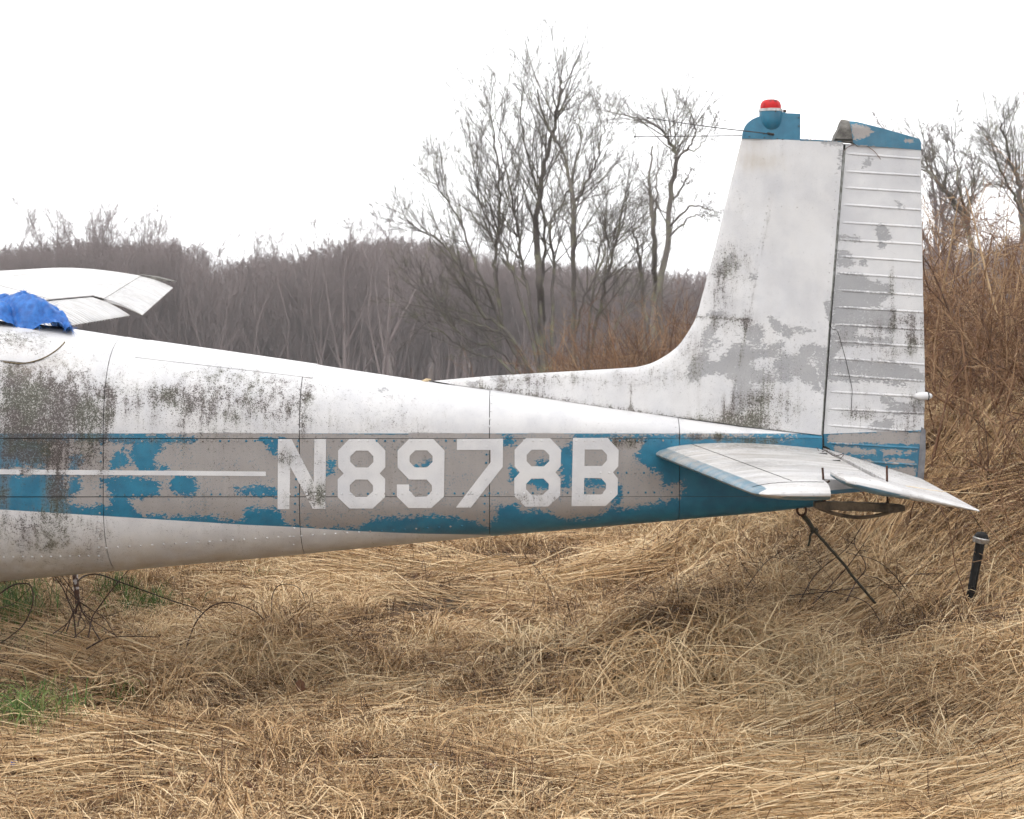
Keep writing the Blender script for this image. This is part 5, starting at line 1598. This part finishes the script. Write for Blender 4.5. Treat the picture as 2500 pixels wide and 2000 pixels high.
for i, (u, Y, n, h) in enumerate(((1470, 21, 90, 1.5), (1560, 20, 120, 1.8), (1640, 20, 120, 1.75), (1400, 23, 60, 1.2), (1730, 22, 90, 1.8))):
    x = (u - CX) * (Y - CAMY) / FOC
    shrub('low_shrub', 'low rust-brown leafless shrub in front of the bare trees', x, Y, n, h, .55, 430 + i, M['cane'], 'low shrubs behind the fin', rb=(.006, .012), up=.02)

# ------------------------------------------------------------------ haze
bm = bmesh.new(); bmesh.ops.create_cube(bm, size=1)
me = bpy.data.meshes.new('haze'); bm.to_mesh(me); bm.free()
hz = NT('haze_air'); hz.t.nodes.remove(hz.b)
pv = hz.t.nodes.new('ShaderNodeVolumePrincipled'); pv.inputs['Color'].default_value = (.98, .97, .98, 1); pv.inputs['Density'].default_value = HAZE; pv.inputs['Anisotropy'].default_value = 0.0
hz.t.links.new(pv.outputs[0], hz.out.inputs['Volume'])
haze = link('haze', me, hz.m, None, smooth=False)
haze.scale = (680, 480, 26); haze.location = (0, 205, 1.0)
tag(haze, 'pale winter haze over the field and wood', 'haze', kind='stuff')
# ------------------------------------------------------------------ things on and around the aeroplane
def thing_mesh(name, me, mat, label, cat, group=None, **kw):
    return tag(link(name, me, mat, None, **kw), label, cat, group)

# blue tarpaulin bunched on the cabin roof
R_ = np.random.default_rng(5)
near = spline([(-330, 765), (-200, 772), (-80, 777), (0, 782), (60, 787), (120, 788), (150, 794), (168, 801), (178, 807)], 110)
ridge = spline([(-330, 728), (-200, 732), (-80, 718), (0, 724), (24, 727), (50, 721), (70, 722), (94, 733), (112, 745), (130, 757), (150, 777), (166, 793), (177, 805)], 110)
V = []; nt = 44
for i in range(110):
    a = np.array(P(near[i][0], near[i][1] + 6, -0.17)); b = np.array(P(ridge[i][0], ridge[i][1], 0.06)); c = np.array(P(ridge[i][0] - 10, ridge[i][1] + 40, 0.42))
    for j in range(nt):
        t = j / (nt - 1)
        p = (a * (1 - t / .5) + b * (t / .5)) if t < .5 else (b * (1 - (t - .5) / .5) + c * ((t - .5) / .5))
        if t < .5: p[2] += .018 * math.sin(math.pi * t / .5) * (.4 + .6 * (i < 95))
        q = Vector((p[0] * 9, p[1] * 9, p[2] * 9))
        f = mnoise.fractal(q, 0.8, 2.1, 4) * .018 + .042 * abs(math.sin(8 * p[0] + 15 * p[1] + 4 * mnoise.noise(q * .5))) ** .6 - .018 + .010 * mnoise.noise(q * 4)
        k = min(1, (109 - i) / 14)
        V.append(p + np.array([.3 * f, -.5 * f, f]) * k)
F = [(i * nt + j, i * nt + j + 1, (i + 1) * nt + j + 1, (i + 1) * nt + j) for i in range(109) for j in range(nt - 1)]
me = mesh(V, F)
tarp = empty('tarpaulin', tuple(V[20 * nt + nt // 2])); tag(tarp, 'frayed bright blue tarpaulin bunched on the cabin roof', 'tarpaulin')
o = link('sheet', me, M['tarp'], tarp, sharp=0)
T = Tubes()
for i in range(420):
    s = int(R_.integers(25, 109)); j = int(R_.choice([0, 1, 2, 20, 21, 22, 23, 24])) if R_.random() < .75 else int(R_.integers(0, nt))
    p = np.array(V[s * nt + j]); d = R_.normal(0, 1, 3) * (.007, .006, .006) + np.array([.006, -.004, .003 if j > 5 else -.006])
    T.add([p, p + d * .6, p + d * 1.1 + (0, 0, -.003)], [.0011, .0009, .0005], 3, .5, cap=False)
tag(T.build('frayed_threads', M['tarp'], tarp, sharp=0), kind='stuff')

# gust lock clamped over the tailplane tip and elevator horn
gl = empty('gust_lock', tuple(P(2095, 1240, -1.5))); tag(gl, 'weathered board clamp bolted under the tailplane tip and elevator horn', 'gust lock')
def plank(u0, v0, u1, v1, Y, h, d):
    a, b = np.array(P(u0, v0, Y)), np.array(P(u1, v1, Y)); V, n = [], 16
    for i in range(n + 1):
        t = i / n; p = a + (b - a) * t
        k = 1 - .45 * max(0, (t - .86) / .14) ** 2 - .35 * max(0, (.08 - t) / .08)
        j = .0015 * math.sin(i * 2.1)
        for y, z in ((-d, h * k), (-d, -h * k), (d, -h * k), (d, h * k)):
            V.append((p[0], p[1] + y, p[2] + z + j))
    F = [(i * 4 + j, i * 4 + (j + 1) % 4, (i + 1) * 4 + (j + 1) % 4, (i + 1) * 4 + j) for i in range(n) for j in range(4)] + [(0, 1, 2, 3), (n * 4, n * 4 + 3, n * 4 + 2, n * 4 + 1)]
    return fix_normals(mesh(V, F))
link('board', plank(1988, 1233, 2207, 1241, -1.50, .015, .022), M['wood_dark'], gl, smooth=False)
T = Tubes(); pts = np.array([P(u, v, -1.49) for u, v in ((1998, 1240), (2030, 1252), (2070, 1261), (2110, 1263), (2150, 1257), (2185, 1245), (2200, 1238))])
T.add(spline(pts, 20), .008, 6); T.build('sagging_strap', M['wood_dark'], gl)
for u, v0, v1, lean in ((2013, 1142, 1236, -5), (2165, 1137, 1240, 0)):
    T = Tubes(); T.add(np.array([P(u + lean, v0, -1.50), P(u + 2, v1, -1.50)]), .0042, 7); bolt = T.build('bolt', M['rust'], gl)
    T = Tubes(); c = np.array(P(u + 2, 1181 if lean else 1188, -1.50))
    T.add([c - (0, 0, .008), c + (0, 0, .008)], [.010, .007], 8); T.add([c + (-.017, -.004, .010), c, c + (.017, .004, .010)], [.004, .005, .004], 6)
    T.build('wing_nut', M['rust'], bolt)

# tie-down rope
T = Tubes(); root = ground_at(2168, 1486)
a, b = np.array(P(1960, 1258, -.03)), np.array(P(1988, 1296, .04))
rope = empty('tie_down_rope', tuple(root)); tag(rope, 'mossy rope running from the tail ring down into the grass', 'rope')
T.add(spline([a, a * .6 + b * .4 + (.004, 0, 0), b], 8), .0105, 7); T.build('doubled_end', M['rope'], rope)
T = Tubes(); mid = (b + root) / 2 + (-.006, 0, -.018)
T.add(spline([b, b * .6 + root * .4 + (0, 0, -.012), mid, root - (0, 0, .05)], 18), .0068, 7); T.build('rope_line', M['rope'], rope)
T = Tubes(); th = np.linspace(0, 2 * math.pi, 12)
T.add(np.stack([b[0] + .011 * np.cos(th), b[1] + .011 * np.sin(th), b[2] + .004 * np.sin(2 * th)], -1), .0085, 6, cap=False)
T.add(spline([b + (-.002, 0, 0), b + (-.02, -.01, -.02), b + (-.022, -.01, -.045), b + (-.03, -.012, -.068)], 9), .0055, 6); T.build('knot', M['rope'], rope)

# black pipe with capped top in the brush
g = ground_at(2356, 1528); top = np.array(P(2394, 1322, g[1] - .02)); ax_ = (top - g) / np.linalg.norm(top - g)
st = empty('capped_pipe', tuple(g)); tag(st, 'leaning black pipe with silver band and domed cap in the grass', 'pipe')
T = Tubes(); T.add([g - ax_ * .08, g * .5 + top * .5, top], [.019, .020, .023], 12); T.build('pipe', M['black'], st)
T = Tubes(); T.add([top - ax_ * .006, top + ax_ * .016, top + ax_ * .020], [.038, .041, .038], 18); T.build('band', M['steel'], st)
T = Tubes(); T.add([top + ax_ * .016, top + ax_ * .026, top + ax_ * .040, top + ax_ * .048], [.036, .034, .026, .008], 16); T.build('cap', M['black'], st)

# rusty post under the belly
ru = NT('rust_with_old_white_paint')
M['post'] = ru.fin(ru.mix(ru.step(ru.noise(34, 3), .56, .62), ru.mix(ru.noise(60, 4), (.035, .018, .012), (.10, .04, .022)), (.42, .38, .36)), .8)
g = ground_at(184, 1566); Yp = g[1]
T = Tubes(); T.add(np.array([P(181, 1380, Yp), P(185, 1420, Yp), P(190, 1478, Yp)]), [.017, .0155, .0135], 10)
post = empty('rusty_post', tuple(g)); tag(post, 'thin rusty post with flaking white paint standing under the belly', 'post'); T.build('sleeve', M['post'], post)
T = Tubes(); T.add(np.array([P(188, 1470, Yp), P(183, 1530, Yp), tuple(g - (0, 0, .05))]), [.006, .0055, .005], 7); T.build('rod', M['rust'], post)

# brambles: dark canes traced where they stand
def zb(*p): return [(x * .23191, 1380 + y * .23191) for x, y in p]
def zl(*p): return [(x * .46382, 1300 + y * .46382) for x, y in p]
def zc(*p): return [(1000 + x * .40588, 1300 + y * .40588) for x, y in p]
def ze(*p): return [(1700 + x * .40588, 1300 + y * .40588) for x, y in p]
def cane_group(name, label, cat, mat, canes, Y0, seed, group=None, side=2.0, rs=1.0):
    RR = random.Random(seed); T = Tubes(); root = None
    for pts, w in canes:
        yb = Y0 + RR.uniform(-.15, .15)
        p3 = np.array([P(u, v, yb + .10 * math.sin(i)) for i, (u, v) in enumerate(pts)])
        for e in (0, -1):
            gz = float(H(p3[e][0], p3[e][1]))
            if p3[e][2] < gz + .10: p3[e][2] = gz - .03
        c = spline(p3, 6 * len(pts)); r = np.linspace(w, w * .45, len(c)) * rs
        T.add(c, r, 6, RR.random(), cap=False)
        if root is None: root = c[0]
        if side: branch(T, [tuple(x) for x in c], list(r), np.linalg.norm(np.diff(c, axis=0), axis=1).sum(), 1, 3, RR, .02, .22, .22, side, (.4, 1.1), .0016, (5, 4, 3, 3, 3), .2, RR.random())
    o = empty(name, (root[0], root[1], float(H(root[0], root[1])))); tag(o, label, cat, group)
    tag(T.build('canes', mat, o, sharp=0), kind='stuff')
cane_group('bramble', 'dark bramble tangle under the belly around the rusty post', 'bramble', M['bramble'], [
    (zb((800,760),(770,500),(730,400),(650,220),(550,90),(500,-20)), .0035), (zb((700,700),(760,520),(820,380),(700,250),(560,60)), .003), (zb((820,640),(850,420),(700,180),(600,60)), .003),
    (zb((820,165),(900,110),(1050,100),(1300,190),(1800,370),(2050,450),(2156,520)), .0042), (zb((930,760),(970,560),(1050,430),(1200,230),(1380,20)), .0040), (zb((830,400),(900,530),(1080,650),(1230,750)), .0035),
    (zb((830,380),(980,480),(1100,560),(1210,740)), .003), (zb((910,880),(1100,780),(1300,750),(1640,755)), .004), (zb((560,720),(720,600),(780,470),(700,300),(740,160)), .003), (zb((640,720),(820,480),(1000,560),(1300,480)), .0025),
    (zb((1050,780),(960,640),(860,480),(800,330)), .003), (zb((780,760),(900,640),(840,520),(820,420)), .003)], .15, 11)
cane_group('bramble', 'single looping dark bramble cane at the left edge below the belly', 'bramble', M['bramble'], [
    (zb((-150,420),(0,300),(100,230),(200,195),(320,215),(345,400),(250,620),(120,740),(0,820),(-120,860)), .0045), (zb((-100,480),(40,440),(150,400),(270,290),(330,230)), .0025), (zb((-100,120),(60,170),(200,90),(330,110)), .003)], -.1, 12, side=1.2)
cane_group('bramble', 'high arched dark bramble cane right of the belly tangle', 'bramble', M['bramble'], [(zl((975,630),(1000,550),(1040,460),(1120,385),(1220,370),(1340,415),(1400,470)), .0045), (zl((1430,460),(1435,330),(1480,275),(1570,290),(1610,370)), .0028), (zl((900,600),(1100,560),(1250,520),(1420,440)), .003)], .6, 13, side=2.5)
cane_group('bramble', 'long low bramble cane arching over the grass below the letters', 'bramble', M['cane'], [(zc((230,605),(300,520),(400,460),(560,410),(720,405),(900,425),(1060,450)), .0042), (zc((-40,630),(150,570),(350,525),(730,485),(1000,500),(1150,560)), .0036), (zc((240,600),(320,530),(440,440),(600,415)), .003)], 1.6, 14, side=2.2)
cane_group('dead_weed', 'thin dead seed-headed weed standing in the middle of the grass', 'weed', M['weed'], [(zc((880,420),(840,330),(790,250),(740,190),(700,150)), .0022)], 2.0, 15, side=4)
cane_group('dead_weed', 'dark upright dead weed stalk in the right foreground', 'weed', M['weed'], [(zc((930,1160),(935,1050),(938,950)), .0022), (zc((1740,1490),(1742,1380),(1738,1270)), .0022)], -.3, 16, side=3)
cane_group('bramble', 'dark tangle of thin briars beside the tie-down rope', 'bramble', M['bramble'], [(ze((700,430),(800,330),(930,180),(1040,20)), .003), (ze((620,420),(720,250),(900,100),(1000,-40)), .0025), (ze((900,420),(960,300),(1020,200),(950,60),(1010,-60)), .003), (ze((1400,520),(1250,330),(1100,180),(900,120)), .0028), (ze((1900,480),(1750,340),(1500,250),(1250,260)), .003),
    (ze((1300,640),(1250,450),(1130,300),(990,250)), .0025), (ze((560,380),(760,360),(1000,330),(1340,300)), .0025), (ze((1850,620),(1700,450),(1400,330),(1150,330)), .0025), (ze((300,330),(430,170),(620,60)), .0022), (ze((1120,560),(1020,420),(820,360),(600,330)), .0025)], .75, 17, side=4.5, rs=1.15)

# long pale stalks
for i, (lab, pts, Y, w) in enumerate((
        ('thick pale broken stalk leaning up right of the hay mound', ze((290,785),(390,620),(500,410)), .15, .0075),
        ('short pale upright stalk stub near the briars', ze((828,670),(845,610),(860,578)), .2, .006),
        ('bent pale stalk with sharp knee, far right of the hay mound', ze((1190,740),(1340,570),(1500,640)), .1, .005),
        ('long pale stalk lying towards the lower right corner', ze((330,860),(800,830),(1200,810),(1500,835)), -.05, .0045),
        ('long pale stalk lying left of the hay mound', zc((500,920),(840,830),(1020,800),(1200,785)), .35, .0055),
        ('kinked pale stalk above the lying one', zc((1020,800),(1130,650),(1380,580),(1560,570)), .55, .0045),
        ('pale folded stalk on the grass below the first letter', zl((1245,560),(1260,520),(1320,522),(1330,545)), .55, .004),
        ('pale straight stalk lying below the first letter', zl((1240,560),(1420,608),(1500,690),(1580,760)), .5, .0045),
        ('pale curved stalk lying across the bottom left corner', zl((330,1400),(500,1300),(620,1240),(740,1230)), -1.35, .006),
        ('drooping pale grass loop at the bottom right of centre', zc((1110,1400),(1150,1310),(1220,1265),(1280,1280),(1330,1340)), -.8, .006),
        ('tall drooping pale blade right of the grass loop', zc((1580,1360),(1610,1210),(1680,1180),(1760,1210),(1780,1270)), -.6, .0055),
        ('thin dry stem lying across the elevator tip', [(2141, 1186), (2213, 1187), (2293, 1199), (2420, 1206)], -1.42, .0022))):
    T = Tubes(); p3 = np.array([P(u, v, Y) for u, v in pts])
    if 'elevator' not in lab:
        for q_ in p3:
            q_[2] = max(q_[2], float(H(q_[0], q_[1])) + .03)
        p3[0][2] = float(H(p3[0][0], p3[0][1])) + .0
    c = spline(p3, 16)
    T.add(c, np.linspace(w, w * .6, 16) * .6, 5, .95)
    tag(T.build('dry_stalk', M['straw'], None), lab, 'stalk')

# wires and vine scraps
for lab, nm, pts, r_, m_ in (('thin dark wire dangling down the rudder from its hinge', 'loose_wire', zs(z5, (1220,262),(1245,300),(1275,308),(1300,380),(1335,510),(1358,610),(1380,715),(1378,790),(1375,866)), .0014, 'wire'),
                             ('fine dry stem curved over the top of the rudder', 'dry_grass_stem', zs(z4, (1462,432),(1490,405),(1530,385),(1570,377),(1620,390),(1680,430),(1725,487)), .0013, 'leaf')):
    T = Tubes(); p3 = np.array([P(u, v, 0) for u, v in pts]); p3[:, 1] = -rud_th(p3[:, 0], p3[:, 2]) - .008
    p3[:, 0] *= (8 + p3[:, 1]) / 8; p3[:, 2] = CAMZ + (p3[:, 2] - CAMZ) * (8 + p3[:, 1]) / 8
    T.add(spline(p3, 40), r_, 5, .4); T.build(nm, M[m_], None)
    tag(bpy.context.scene.objects[-1] if False else [o for o in S.objects if o.name.startswith(nm)][-1], lab, 'wire' if m_ == 'wire' else 'stem')
T = Tubes()
pts = [(1994, 1096), (2003, 1108), (2016, 1104), (2034, 1116), (2046, 1116), (2060, 1112), (2052, 1124)]
p3 = np.array([P(u, v, -.12 - .09 * i) for i, (u, v) in enumerate(pts)]); p3[:, 2] += .006
T.add(spline(p3, 30), .0016, 5, .5); tag(T.build('vine_scrap', M['bramble'], None), 'dead vine scrap lying along the tailplane hinge line', 'vine')

# green tufts
for i, (u, v, n, hgt, rch, lab) in enumerate((
        (30, 1545, 240, .17, .22, 'large green grass tuft at the left edge under the belly'), (50, 1800, 240, .11, .24, 'large green grass tuft at the left edge in the foreground'),
        (345, 1525, 150, .11, .17, 'green grass tuft right of the rusty post'), (285, 1480, 90, .10, .10, 'small green grass tuft behind the rusty post'), (265, 1430, 70, .12, .09, 'dark green grass tuft tight under the belly'),
        (285, 1775, 60, .12, .09, 'thin green tuft beside the pale blue scrap'), (630, 1440, 50, .06, .09, 'sparse green tuft on open grass below the first letter'), (1300, 1590, 60, .06, .12, 'faint green blades left of the hay mound'), (105, 1610, 110, .08, .2, 'low green patch below the looping cane'))):
    g = ground_at(u, v)
    me = pack('grass_tuft', fountain(500 + i, n, hgt * 1.55, rch, (.003, .006), M['green'], (.1, 1.0), r0=rch * .55))
    co = coords(me); co += g + (0, 0, .035); me.vertices.foreach_set('co', co.astype(np.float32).ravel()); me.update()
    tag(link('grass_tuft', me, None, None, sharp=0), lab, 'grass tuft', 'green tufts in the dry grass')

# dead leaves and litter
def leaf_mesh(seed, size):
    R = np.random.default_rng(seed); V = []
    n, m = 9, 5
    for i in range(n):
        t = i / (n - 1); w = .5 * math.sin(math.pi * min(1, t * .93 + .05)) ** .8 * (1 + .25 * math.sin(i * 2.4 + seed))
        for j in range(m):
            s = j / (m - 1) - .5
            V.append((size * (t - .5), size * w * s * 1.2, size * (.9 * abs(s) ** 1.4 * w + .16 * math.sin(3 * t + seed) + R.normal(0, .018))))
    F = [(i * m + j, i * m + j + 1, (i + 1) * m + j + 1, (i + 1) * m + j) for i in range(n - 1) for j in range(m - 1)]
    me = mesh(V, F); a = me.attributes.new('tone', 'FLOAT', 'POINT'); a.data.foreach_set('value', np.full(len(V), R.random(), np.float32))
    return me
LV = [(480, 1768, .085), (90, 1917, .10), (733, 1724, .075), (529, 1760, .06), (431, 1958, .085), (626, 1931, .07), (492, 1898, .06), (589, 1876, .08), (760, 1984, .08), (886, 1898, .06), (394, 1931, .055), (102, 1824, .05), (508, 1970, .06), (283, 1954, .06),
      (1814, 1915, .10), (1964, 1768, .06), (2163, 1694, .08), (2293, 1915, .09), (1190, 1930, .06), (1020, 1965, .06), (1400, 1845, .05), (1205, 1450, .05), (1255, 1440, .05), (420, 1725, .06), (1640, 1965, .06), (340, 1990, .09), (610, 1990, .07), (970, 1770, .05)]
for i, (u, v, s) in enumerate(LV):
    g = ground_at(u, v); o = link('dead_leaf', leaf_mesh(i, s), M['leaf'], None, sharp=0)
    o.location = g + (0, 0, .085); o.rotation_euler = (rng.normal(0, .5), rng.normal(0, .5), rng.random() * 6.28)
    tag(o, 'curled brown dead leaf lying on the flattened grass', 'leaf', 'dead leaves on the grass')
M['scrap_w'] = simple('white_plastic_scrap', (.72, .74, .80), (.45, .50, .62), 40, .4)
M['scrap_b'] = simple('blue_plastic_scrap', (.05, .13, .55), (.10, .20, .62), 40, .4)
for i, (u, v, s, m_, lab) in enumerate(((343, 1752, .075, 'scrap_w', 'pale blue-white plastic shard on the grass at left'), (1783, 1813, .055, 'scrap_w', 'small white plastic scrap in the right foreground'), (35, 1908, .10, 'scrap_b', 'thin blue plastic strip at the bottom left edge'), (185, 1812, .07, 'scrap_b', 'thin blue plastic strip beside the foreground green tuft'),
        (668, 1817, .04, 'scrap_w', 'tiny white scrap below the first letter in the foreground'), (160, 1712, .10, 'scrap_w', 'crumpled clear plastic among the straw at left'), (1065, 1910, .05, 'scrap_w', 'small pale scrap in the bottom centre'), (830, 1925, .045, 'scrap_b', 'tiny blue scrap in the bottom centre left'), (1818, 1440, .05, 'scrap_w', 'pale blue scrap among the dark weeds left of the rope'), (1890, 1890, .025, 'scrap_w', 'tiny white chip in the lower right grass'), (2165, 1567, .09, 'scrap_w', 'grey-white paper half buried in the straw below the rope'))):
    g = ground_at(u, v); R = np.random.default_rng(i)
    V = []
    asp = .18 if 'strip' in lab else .55
    for a_ in range(6):
        for b_ in range(4):
            V.append((s * (a_ / 5 - .5) + R.normal(0, s * .03), s * asp * (b_ / 3 - .5) * (1 - .5 * a_ / 5) + R.normal(0, s * .02), R.normal(0, s * .10) + s * .12 * math.sin(a_)))
    F = [(a_ * 4 + b_, a_ * 4 + b_ + 1, a_ * 4 + b_ + 5, a_ * 4 + b_ + 4) for a_ in range(5) for b_ in range(3)]
    o = link('plastic_scrap', mesh(V, F), M[m_], None, smooth=False)
    o.location = g + (0, 0, .065); o.rotation_euler = (R.normal(.5, .3), R.normal(0, .3), R.random() * 3)
    tag(o, lab, 'scrap', 'scraps of litter on the grass')
